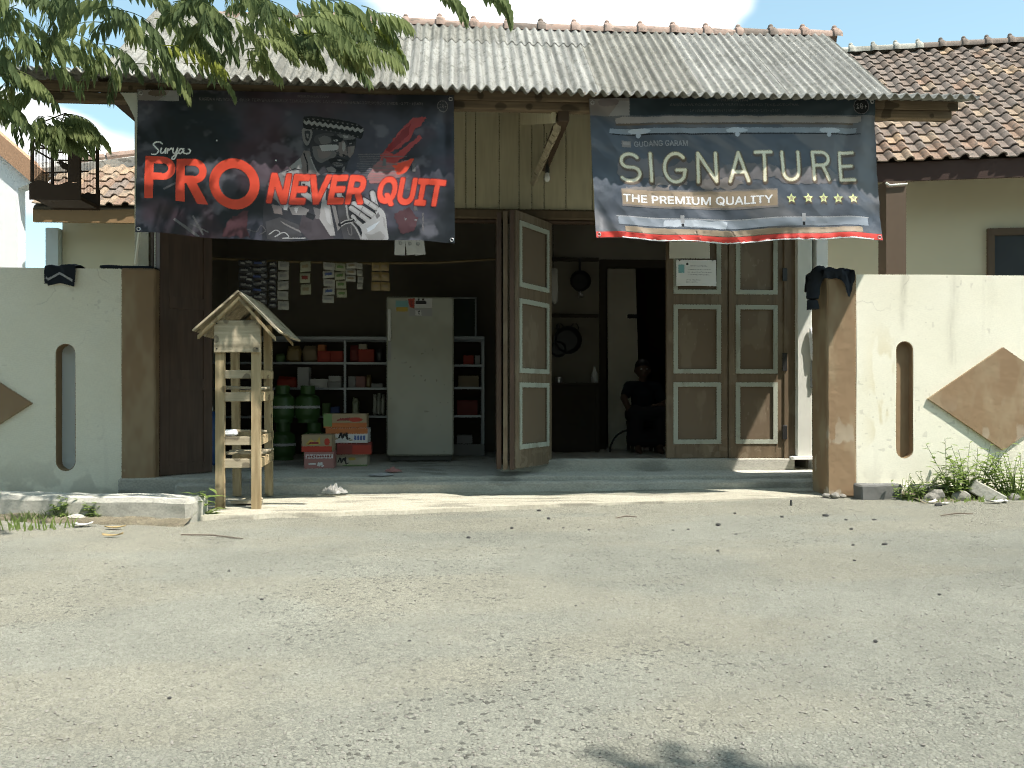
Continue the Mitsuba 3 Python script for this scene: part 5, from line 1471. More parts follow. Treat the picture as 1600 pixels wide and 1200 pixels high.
notice(1.977, 2.351, 2.237, 2.050, 'paper_cream', 'blank yellowed paper pinned to the door just under the signature banner', [])
notice(2.042, 2.410, 2.039, 1.800, 'paper', 'white paper notice with a few printed lines pinned to the brown door', [(.35, .22, .80, .245, 'print_grey', 'text_line'), (.30, .36, .86, .38, 'print_grey', 'text_line'), (.28, .46, .88, .48, 'print_grey', 'text_line'), (.30, .56, .84, .58, 'print_grey', 'text_line'), (.25, .76, .60, .78, 'print_grey', 'text_line'), (.24, .84, .52, .86, 'print_grey', 'text_line'), (.05, .18, .20, .50, 'print_teal', 'stamp'), (.25, .12, .30, .2, 'print_black', 'mark')])
single('stick', tube([(-2.429, -0.90, 2.083), (-2.562, -0.60, 1.876)], [.010, .013], 6), 'white_paint', 'pale thin stick leaning below the left corner of the dark banner', 'stick')
single('pipe', tube([(-2.518, -0.25, 2.211), (-2.518, -0.25, 1.568)], .010, 8), 'white_paint', 'thin pale pipe upright beside the left brown pillar', 'pipe')

# ------------------------------------------------------------------ the kitchen behind the right hand door
lf = thing('inner_door', 'off white inner door with a black bolt, seen through the open doorway', 'door')
wd = [(1.970, 2.402), (2.331, 2.405), (2.397, 0.104), (1.986, 0.106)]
part(lf, 'leaf', poly3(Polygon(wd), lambda a, b: (a, 3.13, b), (0, 1, 0), 0.04), 'white_door_paint')
part(lf, 'bolt', box(2.226, 2.358, 3.10, 3.128, 1.776, 1.825, 0.004), 'black_metal')


def hanging_pan(x, z, r, hl, label, deep=0.07, loops=False):
    k = thing('frying_pan', label, 'pan')
    d = lathe([(0, 0), (r * .75, 0), (r, -deep), (r + .006, -deep), (r * .78, .008), (0, .008)], 0, 0, 0, 24)
    part(k, 'bowl', place(d, (x, 2.96, z), 0, -math.pi / 2), 'dark_pan', 30)
    if loops:
        for s in (-1, 1):
            a = np.linspace(0, math.pi, 9)
            part(k, 'handle', tube([(x + s * (r * .55) + .05 * math.cos(t), 2.93, z + r * .80 + .075 * math.sin(t)) for t in a], .007, 6), 'dark_pan', True)
    else:
        part(k, 'handle', box(x - .014, x + .014, 2.945, 2.958, z + r * .9, z + r + hl, .004), 'dark_pan')
    return k


hanging_pan(1.594, 2.215, 0.125, 0.16, 'dark saucepan hanging from the upper kitchen rail')
hanging_pan(1.433, 1.481, 0.17, 0.0, 'dark wok with two loop handles hanging from the lower kitchen rail', 0.09, True)
hanging_pan(1.322, 1.374, 0.10, 0.2, 'small dark frying pan overlapping the wok on the lower kitchen rail', 0.04)
single('ladle', tube([(1.582, 2.93, 2.092), (1.590, 2.92, 2.036), (1.622, 2.90, 2.036)], [.01, .035, .02], 8), 'steel', 'small metal ladle end below the hanging saucepan', 'ladle', smooth=True)
ct = thing('kitchen_counter', 'dark wooden kitchen counter inside the right hand doorway', 'counter')
cxa, cxb, czt = 0.72, 1.766, 0.950
part(ct, 'top', box(cxa, cxb, 2.46, 2.99, czt - .03, czt, .004), 'dark_wood')
part(ct, 'front', box(cxa + .01, cxb - .02, 2.50, 2.53, .13, czt - .031), 'dark_wood')
part(ct, 'leg', box(cxb - .05, cxb - .005, 2.48, 2.53, .12, czt - .031), 'dark_wood')
bo = thing('bottle', 'small white bottle standing on the kitchen counter', 'bottle')
part(bo, 'body', lathe([(0, 0), (.038, 0), (.04, .01), (.036, .10), (.02, .15), (.013, .17), (.013, .185), (0, .185)], 1.712, 2.55, czt + .001, 16), 'white_wash', 40)
part(bo, 'cap', lathe([(0, .184), (.014, .184), (.014, .205), (0, .205)], 1.712, 2.55, czt + .001, 12), 'print_grey')
tin = single('tin_can', lathe([(0, 0), (.045, 0), (.045, .06), (.04, .065), (0, .065)], 1.286, 2.60, czt + .001, 16), 'steel', 'small shiny tin at the left end of the kitchen counter', 'tin', smooth=40)
pbg = bag(1.058, 1.140, 1.775, 2.164, 'plastic_film', 'clear plastic bag hanging just behind the open door leaf', 'plastic_bag', 'plastic bag', y=1.4, d=.10)
single('bag_string', tube([(1.092, 1.45, 2.150), (1.078, 1.45, 3.0)], .003, 5), 'bakelite', 'thin dark string that holds the clear bag behind the door leaf', 'string')


# ------------------------------------------------------------------ the person sitting in the doorway
def spheres_hull(p, q, rp, rq):
    return m3.Manifold.batch_hull([m3.Manifold.sphere(rp, 14).translate(list(p)), m3.Manifold.sphere(rq, 14).translate(list(q))])


def figure(bones, ref=0.02, taubin=12):
    m = None
    for p, q_, a, b in bones:
        h_ = spheres_hull(p, q_, a, b)
        m = h_ if m is None else m + h_
    m = m.refine_to_length(ref)
    me = m.to_mesh()
    t = trimesh.Trimesh(me.vert_properties[:, :3], me.tri_verts, process=True)
    trimesh.smoothing.filter_taubin(t, iterations=taubin)
    return t


px_, py_ = 2.295, 2.55
zsh, zhd = 0.912, 1.105
zse = 0.50
neck, chest, waist, hip = (px_, py_, zsh + .04), (px_, py_, zsh - .10), (px_, py_ + .02, zsh - .26), (px_, py_ + .03, zse + .08)
J = dict(sl=(px_ - .155, py_, zsh - .02), sr=(px_ + .155, py_, zsh - .02), el=(2.052, 2.48, 0.766), er=(px_ + .26, py_ - .04, zsh - .24), wl=(2.128, 2.38, 0.570), wr=(px_ + .14, py_ - .2, zse + .18),
         hl=(px_ - .09, py_ + .02, zse + .07), hr=(px_ + .09, py_ + .02, zse + .07), kl=(px_ - .15, py_ - .40, zse + .08), kr=(px_ + .13, py_ - .40, zse + .09), al=(px_ - .13, py_ - .36, .20), ar=(px_ + .12, py_ - .37, .20))
bones = [(hip, waist, .12, .105), (waist, chest, .105, .125), (chest, (px_, py_, zsh - .03), .125, .09), ((px_, py_, zsh - .03), neck, .075, .05), (neck, (px_, py_ - .01, zhd - .05), .048, .05),
         (J['sl'], J['sr'], .062, .062), (J['sl'], J['el'], .055, .042), (J['el'], J['wl'], .041, .028), (J['sr'], J['er'], .055, .042), (J['er'], J['wr'], .041, .028),
         (J['hl'], J['kl'], .095, .062), (J['hr'], J['kr'], .095, .062), (J['kl'], J['al'], .060, .038), (J['kr'], J['ar'], .060, .038)]
for s, a in ((-1, J['al']), (1, J['ar'])):
    bones += [(a, (a[0], a[1] - .13, .145), .036, .024), (a, (a[0], a[1] + .03, .155), .036, .03)]
hx = np.array([px_, py_ - .015, zhd])
bones += [(tuple(hx + (0, .015, .035)), tuple(hx + (0, -.005, -.02)), .088, .078), (tuple(hx + (0, -.02, -.05)), tuple(hx + (0, -.03, -.085)), .058, .036),
          (tuple(hx + (0, -.088, -.005)), tuple(hx + (0, -.100, -.032)), .010, .016), (tuple(hx + (-.088, .01, .0)), tuple(hx + (-.088, .012, -.03)), .017, .012), (tuple(hx + (.088, .01, .0)), tuple(hx + (.088, .012, -.03)), .017, .012)]
for w, e, sd in ((J['wl'], J['el'], 1), (J['wr'], J['er'], -1)):
    w, e = np.array(w), np.array(e)
    d = (w - e) / np.linalg.norm(w - e)
    side = np.cross(d, [0, 0, 1.0])
    side /= np.linalg.norm(side)
    palm = w + d * .075
    for i, (off, L) in enumerate(((-.030, .066), (-.010, .078), (.010, .074), (.030, .058))):
        b0 = palm + side * off
        b1 = b0 + d * L * .5 + np.array([0, 0, -.012])
        b2 = b1 + d * L * .5 + np.array([0, 0, -.026])
        bones += [(tuple(w + side * off * .5), tuple(b0), .017, .0125), (tuple(b0), tuple(b1), .0095, .009), (tuple(b1), tuple(b2), .009, .0075)]
    t0 = w + d * .025 + side * .03 * sd
    bones += [(tuple(t0), tuple(t0 + d * .035 + side * .028 * sd), .013, .011), (tuple(t0 + d * .035 + side * .028 * sd), tuple(t0 + d * .062 + side * .034 * sd + np.array([0, 0, -.01])), .010, .008)]
pe = thing('person', 'person in dark clothes sitting in the doorway with one hand on the hip', 'person')
part(pe, 'body', figure(bones, 0.014, 8), 'skin', True)
up = lambda r: r + .016
part(pe, 'shirt', figure([(tuple(np.array(hip) + (0, 0, .02)), waist, .138, .128), (waist, chest, .128, .145), (chest, (px_, py_, zsh - .035), .145, .10), (J['sl'], J['sr'], .082, .082), (J['sl'], tuple(np.array(J['sl']) * .45 + np.array(J['el']) * .55), .075, .066), (J['sr'], tuple(np.array(J['sr']) * .45 + np.array(J['er']) * .55), .075, .066)], .025, 6), 'cloth_black', True)
part(pe, 'skirt', figure([(hip, tuple(np.array(hip) + (0, 0, -.05)), .15, .17), (J['hl'], J['kl'], .125, .085), (J['hr'], J['kr'], .125, .085), (J['kl'], J['kr'], .085, .085), (J['kl'], (px_ - .17, py_ - .34, .30), .085, .10), (J['kr'], (px_ + .15, py_ - .34, .30), .085, .10), ((px_ - .17, py_ - .34, .30), (px_ + .15, py_ - .34, .30), .10, .10)], .03, 6), 'cloth_skirt', True)
part(pe, 'hair', figure([(tuple(hx + (0, .022, .045)), tuple(hx + (0, .03, .0)), .093, .090), (tuple(hx + (0, .05, -.02)), tuple(hx + (0, .085, -.05)), .07, .05)], .02, 4), 'hair', True)
for s in (-1, 1):
    part(pe, 'eye', trimesh.creation.icosphere(2, .012).apply_translation(hx + np.array([s * .032, -.076, .008])), 'print_white', True)
part(pe, 'mouth', trimesh.creation.icosphere(1, 1.0).apply_transform(np.diag([.022, .008, .006, 1])).apply_translation(hx + np.array([0, -.076, -.062])), 'print_maroon', True)
st = thing('stool', 'low dark wooden stool under the seated person', 'stool')
part(st, 'seat', box(px_ - .17, px_ + .17, py_ - .12, py_ + .18, zse - .05, zse - .015, .008), 'dark_wood')
for a in (-.14, .14):
    for b in (-.09, .15):
        part(st, 'leg', box(px_ + a - .018, px_ + a + .018, py_ + b - .018, py_ + b + .018, .12, zse - .051), 'dark_wood')
a = np.linspace(0, 1, 12)
single('hose', tube(smooth_line([(1.853, 2.3, .135), (1.869, 2.3, 0.227), (1.937, 2.32, 0.324), (2.043, 2.34, 0.384), (2.211, 2.36, 0.421), (px_ + .4, 2.5, .5)], 6), .012, 8), 'bakelite', 'black hose arching over the floor beside the seated person', 'hose', smooth=True)


# ------------------------------------------------------------------ clothes hung on the walls
def draped(name, label, xs, front, back, ztop, y0, y1, m, seed, wr=0.02, stripe=None):
    """cloth over a wall top: front(u), back(u) are the hanging lengths, u from 0 to 1 along x"""
    k = thing(name, label, 'clothing')
    nu, nv = 40, 56

    def fn(u, v, lift=0.0):
        f, b = front(u), back(u)
        top = y1 - y0 + 0.05
        s = v * (f + b + top) - f
        yy = np.where(s < 0, y0 - 0.022, np.where(s > top, y1 + 0.025, y0 - 0.022 + s))
        zz_ = np.where(s < 0, ztop + 0.014 + s, np.where(s > top, ztop + 0.014 - (s - top), ztop + 0.014 + 0.016 * np.sin(np.clip(s / top, 0, 1) * math.pi)))
        X = xs[0] + (xs[1] - xs[0]) * u
        q_ = np.stack([X * 19 + zz_ * 5, yy * 4 + seed, zz_ * 8], -1)
        n_ = meshkit.fbm(q_, 3, seed) - 0.35
        pz = np.clip((zz_ - ztop) / 0.02, 0, 1)
        yy = yy - wr * 2.4 * np.maximum(n_, 0) * (s < 0.01) + wr * 2 * np.maximum(n_, 0) * (s > top)
        zz_ = zz_ + wr * 2.2 * np.maximum(n_, -0.05) * pz
        X = X + 0.03 * (meshkit.noise(np.stack([zz_ * 6, X * 0 + seed, X * 3], -1), seed) - 0.5)
        return np.stack([X, yy - lift, zz_], -1)
    g = grid_sheet(fn, nu, nv)
    part(k, 'cloth', shell(g, nu, nv, (0.0, 0.004, -0.004)), m, 60)
    if stripe:
        for (ua, va), (ub, vb), mm in stripe:
            g2 = grid_sheet(lambda u, v: fn(ua + (ub - ua) * u, va + (vb - va) * u + 0.045 * (v - .5), 0.004), 14, 4)
            part(k, 'stripe', g2, mm, True)
    return k


xc0, xc1 = -3.324, -3.089
zw = 1.855
draped('hung_shorts', 'dark shorts with a pale trim draped over the left cream wall', (xc0, xc1), lambda u: 0.135 + 0.03 * (np.abs(u - .5) * 2) - 0.02 * (u < .1), lambda u: 0.10 + 0 * u, zw, YLW, YLW + .16, 'cloth_black', 3, .018,
       [((.06, .085), (.5, .17), 'cloth_grey'), ((.5, .17), (.94, .085), 'cloth_grey')])
single('folded_tarp', rough(box(-2.911, -2.485, -0.44, -0.24, zw + .002, zw + .03, .01), .010, 8, 6, .03), 'cloth_black', 'flat dark folded tarp lying on top of the left wall and pillar', 'tarp', smooth=40)
zr_ = zt + .004
pxl, pxr = 2.991, 3.239
draped('hung_jacket', 'dark jacket thrown over the top of the right brown pillar', (pxl - .03, pxl + .225), lambda u: 0.055 + 0.15 * np.exp(-((u - .80) / .14) ** 2), lambda u: 0.12 + 0 * u, zr_, YR, YR + .30, 'cloth_navy', 9, .05)
zz0 = zr_
slv = [(pxl + .01, YR + .06, zz0 + .035), (pxl - .045, YR + .05, zz0 + .01), (pxl - .075, YR + .05, zz0 - .10), (pxl - .085, YR + .05, zz0 - .20), (pxl - .08, YR + .05, zz0 - .285)]
single('hung_sleeve', rough(tube(smooth_line(slv, 6), np.interp(np.linspace(0, 1, 25), [0, .3, 1], [.035, .055, .045]), 12), .012, 16, 8, .03), 'cloth_navy', 'dark trouser leg hanging down the left side of the right pillar', 'clothing', smooth=True)
wc = [(3.461, -0.13, 1.420), (3.461 + .005, -0.13, 1.315), (3.474, -0.13, 1.129)]
single('hung_towel', rough(tube(smooth_line([(3.270, -.12, 1.420), (3.288, -.12, 1.315), (3.300, -.12, 1.135)], 6), np.interp(np.linspace(0, 1, 13), [0, .3, 1], [.012, .034, .03]), 10), .006, 14, 3, .03), 'cloth_white', 'white towel hanging behind the white corner post', 'towel', smooth=True)
single('hung_bag', rough(tube(smooth_line([(3.306, -.10, 1.124), (3.306, -.10, 0.996), (3.294, -.10, 0.873)], 5), np.interp(np.linspace(0, 1, 11), [0, .5, 1], [.03, .036, .02]), 10), .008, 14, 3, .03), 'cloth_grey', 'grey cloth bag hanging below the white towel', 'bag', smooth=True)

# ------------------------------------------------------------------ bags and wrappers on the step
def crumple(name, label, cat_, x, y, z, w, h_, m, seed):
    """thin film crushed into a loose heap with sharp creases"""
    rr = np.random.default_rng(seed)

    def fn(u, v):
        a, r = u * 2 * math.pi, v
        q_ = np.stack([np.cos(a) * r * 3, np.sin(a) * r * 3, np.full_like(u, seed)], -1)
        cr_ = np.abs(meshkit.noise(q_ * 1.6, seed) - .5) * 2
        cr2 = np.abs(meshkit.noise(q_ * 4.0, seed + 1) - .5)
        rad = w * .5 * r * (.72 + .6 * meshkit.noise(np.stack([np.cos(a) * 1.5, np.sin(a) * 1.5, a * 0 + seed], -1), seed + 2))
        return np.stack([x + np.cos(a) * rad, y + np.sin(a) * rad * .7, z + .004 + h_ * (1 - r ** 2.2) * (.35 + .9 * cr_) + .03 * h_ / .07 * cr2], -1)
    return single(name, grid_sheet(fn, 44, 16), m, label, cat_)


crumple('plastic_bag', 'crumpled clear plastic bag lying at the foot of the step', 'plastic bag', -0.959, -.70, .004, .21, .07, 'film', 5)
crumple('wrapper', 'crumpled pink and white wrapper on the floor below the refrigerator', 'wrapper', -0.517, -.1, .122, .15, .05, 'print_pink', 11)
crumple('wrapper', 'flattened grey wrapper on the shop floor edge, left of the pink one', 'wrapper', -0.596, -.38, .122, .22, .02, 'print_grey', 17)


# ------------------------------------------------------------------ birdcage
cg = thing('birdcage', 'brown wire birdcage with a solid bottom hanging under the tree', 'birdcage')
YCG = -0.95
cx_0, cx_1, cz0, cz1 = -3.217, -2.864, 2.446, 2.875
cd = cx_1 - cx_0
for i in range(15):
    xx = cx_0 + (cx_1 - cx_0) * (i + .5) / 15
    for yy in (YCG, YCG + cd):
        part(cg, 'bar', tube([(xx, yy, cz0), (xx, yy, cz1)], .0022, 4), 'cage_brown')
    yy = YCG + cd * (i + .5) / 15
    part(cg, 'bar', tube([(cx_0, yy, cz0), (cx_0, yy, cz1)], .0022, 4), 'cage_brown')
for a_ in (cx_0, cx_1):
    for b_ in (YCG, YCG + cd):
        part(cg, 'corner_post', box(a_ - .009, a_ + .009, b_ - .009, b_ + .009, cz0, cz1 + .01), 'cage_brown')
for z in (2.707, 2.771, cz1):
    part(cg, 'rim', cat([box(cx_0 + .009, cx_1 - .009, b_ - .005, b_ + .005, z - .005, z + .005) for b_ in (YCG, YCG + cd)] + [box(a_ - .005, a_ + .005, YCG + .009, YCG + cd - .009, z - .005, z + .005) for a_ in (cx_0, cx_1)]), 'cage_brown')
part(cg, 'side_panel', box(-2.945, cx_1 + .01, YCG - .012, YCG - .003, cz0, 2.679, .003), 'cage_brown')
ar = Polygon([(cx_0 - .015, 2.308), (cx_1 + .015, 2.308), (cx_1 + .015, cz0 + .03)] + [(cx_0 + cd * t, cz0 - .005 + .018 * math.sin(t * 9) * (1 if t < .8 else 0)) for t in np.linspace(.95, .05, 12)] + [(cx_0 - .015, cz0 - .02)])
for b_ in (YCG - .014, YCG + cd + .004):
    part(cg, 'bottom_board', poly3(ar, lambda a, b, b_=b_: (a, b_, b), (0, 1, 0), .010), 'cage_brown')
part(cg, 'floor', box(cx_0, cx_1, YCG, YCG + cd, 2.318, 2.348), 'cage_brown')
part(cg, 'perch', tube([(cx_0, YCG + cd * .5, 2.559), (cx_1, YCG + cd * .5, 2.579)], .006, 6), 'cage_brown')
part(cg, 'top_frame', cat([tube([(cx_0 + cd / 2, YCG + cd / 2, cz1 + .16), (a_, b_, cz1)], .005, 5) for a_ in (cx_0, cx_1) for b_ in (YCG, YCG + cd)]), 'cage_brown')
part(cg, 'hook', tube([(cx_0 + cd / 2, YCG + cd / 2, cz1 + .155), (cx_0 + cd / 2, YCG + cd / 2, 3.02)], .004, 5), 'black_metal')
bd_ = thing('bird', 'small dark bird perched inside the wire cage', 'bird')
bx, by, bz = cx_0 + cd * .55, YCG + cd * .5, 2.599
part(bd_, 'body', figure([((bx - .03, by, bz + .02), (bx + .03, by, bz), .026, .022), ((bx - .035, by, bz + .025), (bx - .055, by, bz + .045), .02, .019), ((bx + .03, by, bz), (bx + .10, by, bz - .02), .016, .008), ((bx - .07, by, bz + .045), (bx - .088, by, bz + .042), .008, .003), ((bx, by + .008, bz), (bx, by + .008, bz - .03), .005, .004), ((bx, by - .008, bz), (bx, by - .008, bz - .03), .005, .004)], .008, 4), 'cage_brown', True)

# ------------------------------------------------------------------ the tree overhanging from the left
tree = thing('tree', 'leafy tree with drooping feather leaves hanging over the roof at the upper left', 'tree')
part(tree, 'trunk', rough(tube(smooth_line([(-6.6, -2.6, -.1), (-6.5, -2.6, 1.2), (-6.2, -2.5, 2.4), (-5.6, -2.4, 3.4)], 6), np.linspace(.20, .13, 19), 14), .02, 4, 2, .12), 'bark', True)
limbs = [[(-5.6, -2.4, 3.4), (-4.8, -2.25, 3.75), (-3.9, -2.1, 3.85), (-3.0, -2.0, 3.9), (-2.0, -1.95, 3.85), (-1.0, -1.95, 3.72)],
         [(-5.6, -2.4, 3.4), (-5.0, -2.6, 4.3), (-4.0, -2.6, 4.9), (-2.6, -2.5, 5.0), (-.9, -2.4, 4.5), (.3, -2.3, 4.2)],
         [(-4.9, -2.25, 3.72), (-4.2, -1.9, 3.35), (-3.6, -1.8, 3.1), (-3.1, -1.75, 2.9)],
         [(-3.9, -2.1, 3.85), (-3.2, -2.5, 3.6), (-2.5, -2.6, 3.5), (-1.7, -2.5, 3.45)]]
for i, l in enumerate(limbs):
    p_ = smooth_line(l, 6)
    part(tree, 'limb', tube(p_, np.linspace((.10, .08, .045, .04)[i], .008, len(p_)), 8), 'bark', True)


def leaflet(base, d, nrm, L, W):
    """a pointed blade folded along its midrib"""
    d = d / np.linalg.norm(d)
    s = np.cross(d, nrm)
    s /= np.linalg.norm(s) + 1e-9
    n_ = np.cross(s, d)
    c = [base, base + d * L * .35 - n_ * .05 * L, base + d * L * .7 - n_ * .09 * L, base + d * L - n_ * .2 * L]
    l1, r1 = c[1] + s * W * .5 + n_ * W * .18, c[1] - s * W * .5 + n_ * W * .18
    l2, r2 = c[2] + s * W * .33 + n_ * W * .1, c[2] - s * W * .33 + n_ * W * .1
    return [c[0], l1, c[1], r1, l2, c[2], r2, c[3]], [[0, 1, 2], [0, 2, 3], [1, 4, 5], [1, 5, 2], [2, 5, 6], [2, 6, 3], [4, 7, 5], [5, 7, 6]]


def frond(base, heading, length, droop, n, L, W, rr, up=0.1):
    """a feather leaf: an arching midrib with drooping pairs of leaflets"""
    base = np.array(base, float)
    h_ = np.array([math.cos(heading), math.sin(heading), 0])
    pts, t = [base], up
    p_ = base.copy()
    for i in range(n):
        t = up - droop * ((i + 1) / n) ** 1.2
        v = h_ * math.cos(t) + np.array([0, 0, math.sin(t)])
        p_ = p_ + v * length / n
        pts.append(p_)
    pts = np.array(pts)
    sideh = np.cross(h_, [0, 0, 1.0])
    v_, f_ = [], []
    rib = tube(pts, np.linspace(.0035, .0012, len(pts)), 4)
    v_ += list(np.array(rib.vertices))
    f_ += rib.faces.tolist()
    for i in range(1, n + 1):
        ax_ = pts[i] - pts[i - 1]
        ax_ /= np.linalg.norm(ax_)
        sc = (0.75 + 0.45 * math.sin(math.pi * min(1, (i + .8) / (n + 1.5)))) * rr.uniform(.88, 1.1)
        for s in ((-1, 1) if i < n else (-1, 1, 0)):
            d = ax_ * rr.uniform(.35, .6) + sideh * s * rr.uniform(.35, .75) + np.array([0, 0, -rr.uniform(.75, 1.25)])
            if s == 0:
                d = ax_ + np.array([0, 0, -.4])
            nn = sideh * s * .8 + np.array([0, 0, .6]) + ax_ * .2 + np.array([rr.uniform(-.3, .3) for _ in range(3)])
            a, b = leaflet(pts[i], d, nn, L * sc, W * sc)
            k0 = len(v_)
            v_ += a
            f_ += [[x + k0 for x in q_] for q_ in b]
    return trimesh.Trimesh(np.array(v_), np.array(f_), process=False)


rt_ = random.Random(21)
LEAF = ['leaf_mid', 'leaf_mid', 'leaf_dark', 'leaf_dark', 'leaf_light']


def put_fronds(n, xr, yr, zr, heads, lengths, ups, droops, names=None):
    for _ in range(n):
        x, y, z = rt_.uniform(*xr), rt_.uniform(*yr), rt_.uniform(*zr)
        m = rt_.choice(names or LEAF)
        if rt_.random() < .03:
            m = 'leaf_yellow'
        part(tree, 'leaf', frond((x, y, z), rt_.choice(heads) + rt_.uniform(-.5, .5), rt_.uniform(*lengths), rt_.uniform(*droops), rt_.randint(7, 10), rt_.uniform(.09, .13), rt_.uniform(.026, .038), rt_, rt_.uniform(*ups)), m)


# dense mass in the corner, sprays over the cage, the long fringe along the roof, two sprigs further right
put_fronds(50, (-2.995, -2.041), (-2.75, -2.0), (2.830, 3.441), (-.2, .5, 2.8, -1.3), (.30, .46), (-.1, .4), (.8, 1.5))
put_fronds(16, (-2.957, -2.578), (-2.6, -2.05), (2.554, 2.810), (-.3, 2.8), (.26, .36), (-.2, .2), (.7, 1.3))
put_fronds(20, (-2.886, -2.608), (-1.7, -1.5), (2.619, 2.798), (-.2, .3, -1.2), (.22, .32), (-.1, .2), (.8, 1.3), ['leaf_light', 'leaf_mid'])
put_fronds(40, (-2.079, -1.143), (-2.65, -2.05), (2.952, 3.402), (-.1, .3, -.9, 2.9), (.28, .42), (-.1, .4), (.8, 1.4))
put_fronds(34, (-1.222, -0.486), (-2.6, -2.05), (2.960, 3.291), (-.1, .3, -.6), (.26, .38), (.0, .4), (.9, 1.4), ['leaf_mid', 'leaf_mid', 'leaf_light', 'leaf_dark'])
for (x, z), hd, L in (((-0.866, 3.312), .05, .40), ((-0.746, 3.299), .0, .34), ((-0.152, 3.407), -.2, .30), ((-0.087, 3.376), .2, .26), ((0.120, 3.440), -.05, .36), ((0.165, 3.392), .1, .30)):
    part(tree, 'leaf', frond((x, -2.35, z), hd, L, 1.5, 9, .10, .04, rt_, .1), 'leaf_mid')
# the rest of the crown, above and left of the picture
cr = []
rc = random.Random(5)
for _ in range(340):
    x, y, z = rc.uniform(-7.4, -.2), rc.uniform(-4.4, -1.2), rc.uniform(4.25, 6.2)
    if ((x + 3.8) / 3.8) ** 2 + ((y + 2.7) / 1.9) ** 2 + ((z - 5.0) / 1.4) ** 2 > 1:
        continue
    cr.append(frond((x, y, z), rc.uniform(0, 6.28), rc.uniform(.35, .55), rc.uniform(.6, 1.4), 7, .13, .05, rc, rc.uniform(-.1, .5)))
part(tree, 'crown', cat(cr), 'leaf_mid', kind='stuff')
# a second tree behind the camera: the end of one branch throws the shadow at the lower edge of the picture
t2 = thing('tree', 'street tree whose branch end shades the road at the bottom edge', 'tree')
part(t2, 'trunk', rough(tube(smooth_line([(7.6, -11.6, -.1), (7.5, -11.5, 2.0), (7.2, -11.3, 4.0), (6.4, -10.8, 5.4)], 6), np.linspace(.24, .12, 19), 12), .02, 4, 2, .15), 'bark', True)
part(t2, 'limb', tube(smooth_line([(6.4, -10.8, 5.4), (5.2, -9.8, 6.2), (4.2, -9.1, 6.3), (3.3, -8.5, 6.2)], 6), np.linspace(.10, .012, 19), 8), 'bark', True)
cr = []
for _ in range(420):
    x = rc.uniform(3.40, 3.76)
    cr.append(frond((x, -8.72 + rc.uniform(-.34, .16), rc.uniform(5.8, 6.5)), rc.uniform(0, 6.28), rc.uniform(.3, .45), rc.uniform(.6, 1.4), 7, .13, .06, rc, rc.uniform(-.1, .4)))
part(t2, 'crown', cat(cr), 'leaf_mid', kind='stuff')


# unseen trees added across the road to keep low sky off the shop front
def added_far_tree(label, x, y, h_, r, seed):
    k = thing('tree', label, 'tree')
    rr = np.random.default_rng(seed)
    part(k, 'trunk', rough(tube(smooth_line([(x, y, -.1), (x + .1, y, h_ * .3), (x - .1, y + .1, h_ * .6)], 6), np.linspace(.24, .10, 13), 10), .02, 4, seed, .2), 'bark', True)
    n = 5200
    d = rr.normal(size=(n, 3))
    d /= np.linalg.norm(d, axis=1, keepdims=True)
    lump = 0.75 + 0.5 * meshkit.fbm(d * 2.2 + seed, 3, seed)
    c = d * (r * lump * rr.random(n) ** .35)[:, None] * np.array([1, .8, .85]) + (x, y, h_ * .58)
    a, b = rr.normal(size=(n, 3)), rr.normal(size=(n, 3))
    a /= np.linalg.norm(a, axis=1, keepdims=True)
    b = np.cross(a, b)
    b /= np.linalg.norm(b, axis=1, keepdims=True)
    s = r * .095
    v = np.stack([c + a * s, c + b * s * .5, c - a * s, c - b * s * .5], 1).reshape(-1, 3)
    i = np.arange(n)[:, None] * 4
    part(k, 'crown', trimesh.Trimesh(v, np.vstack([i + [0, 1, 2], i + [0, 2, 3]]), process=False), 'leaf_dark', kind='stuff')


for i, (x, y, h_, r) in enumerate(((-9.5, -15.5, 7.5, 3.6), (-3.5, -16.5, 8.0, 3.8), (2.6, -16.0, 7.2, 3.6), (8.6, -16.8, 8.2, 3.9), (-15.5, -13.0, 7.5, 3.8))):
    added_far_tree(['leftmost tree added across the road to block low sky', 'second tree added across the road to block low sky', 'third tree added across the road to block low sky', 'rightmost tree added across the road to block low sky', 'tree added beyond the leftmost across the road to block low sky'][i], x, y, h_, r, 30 + i)


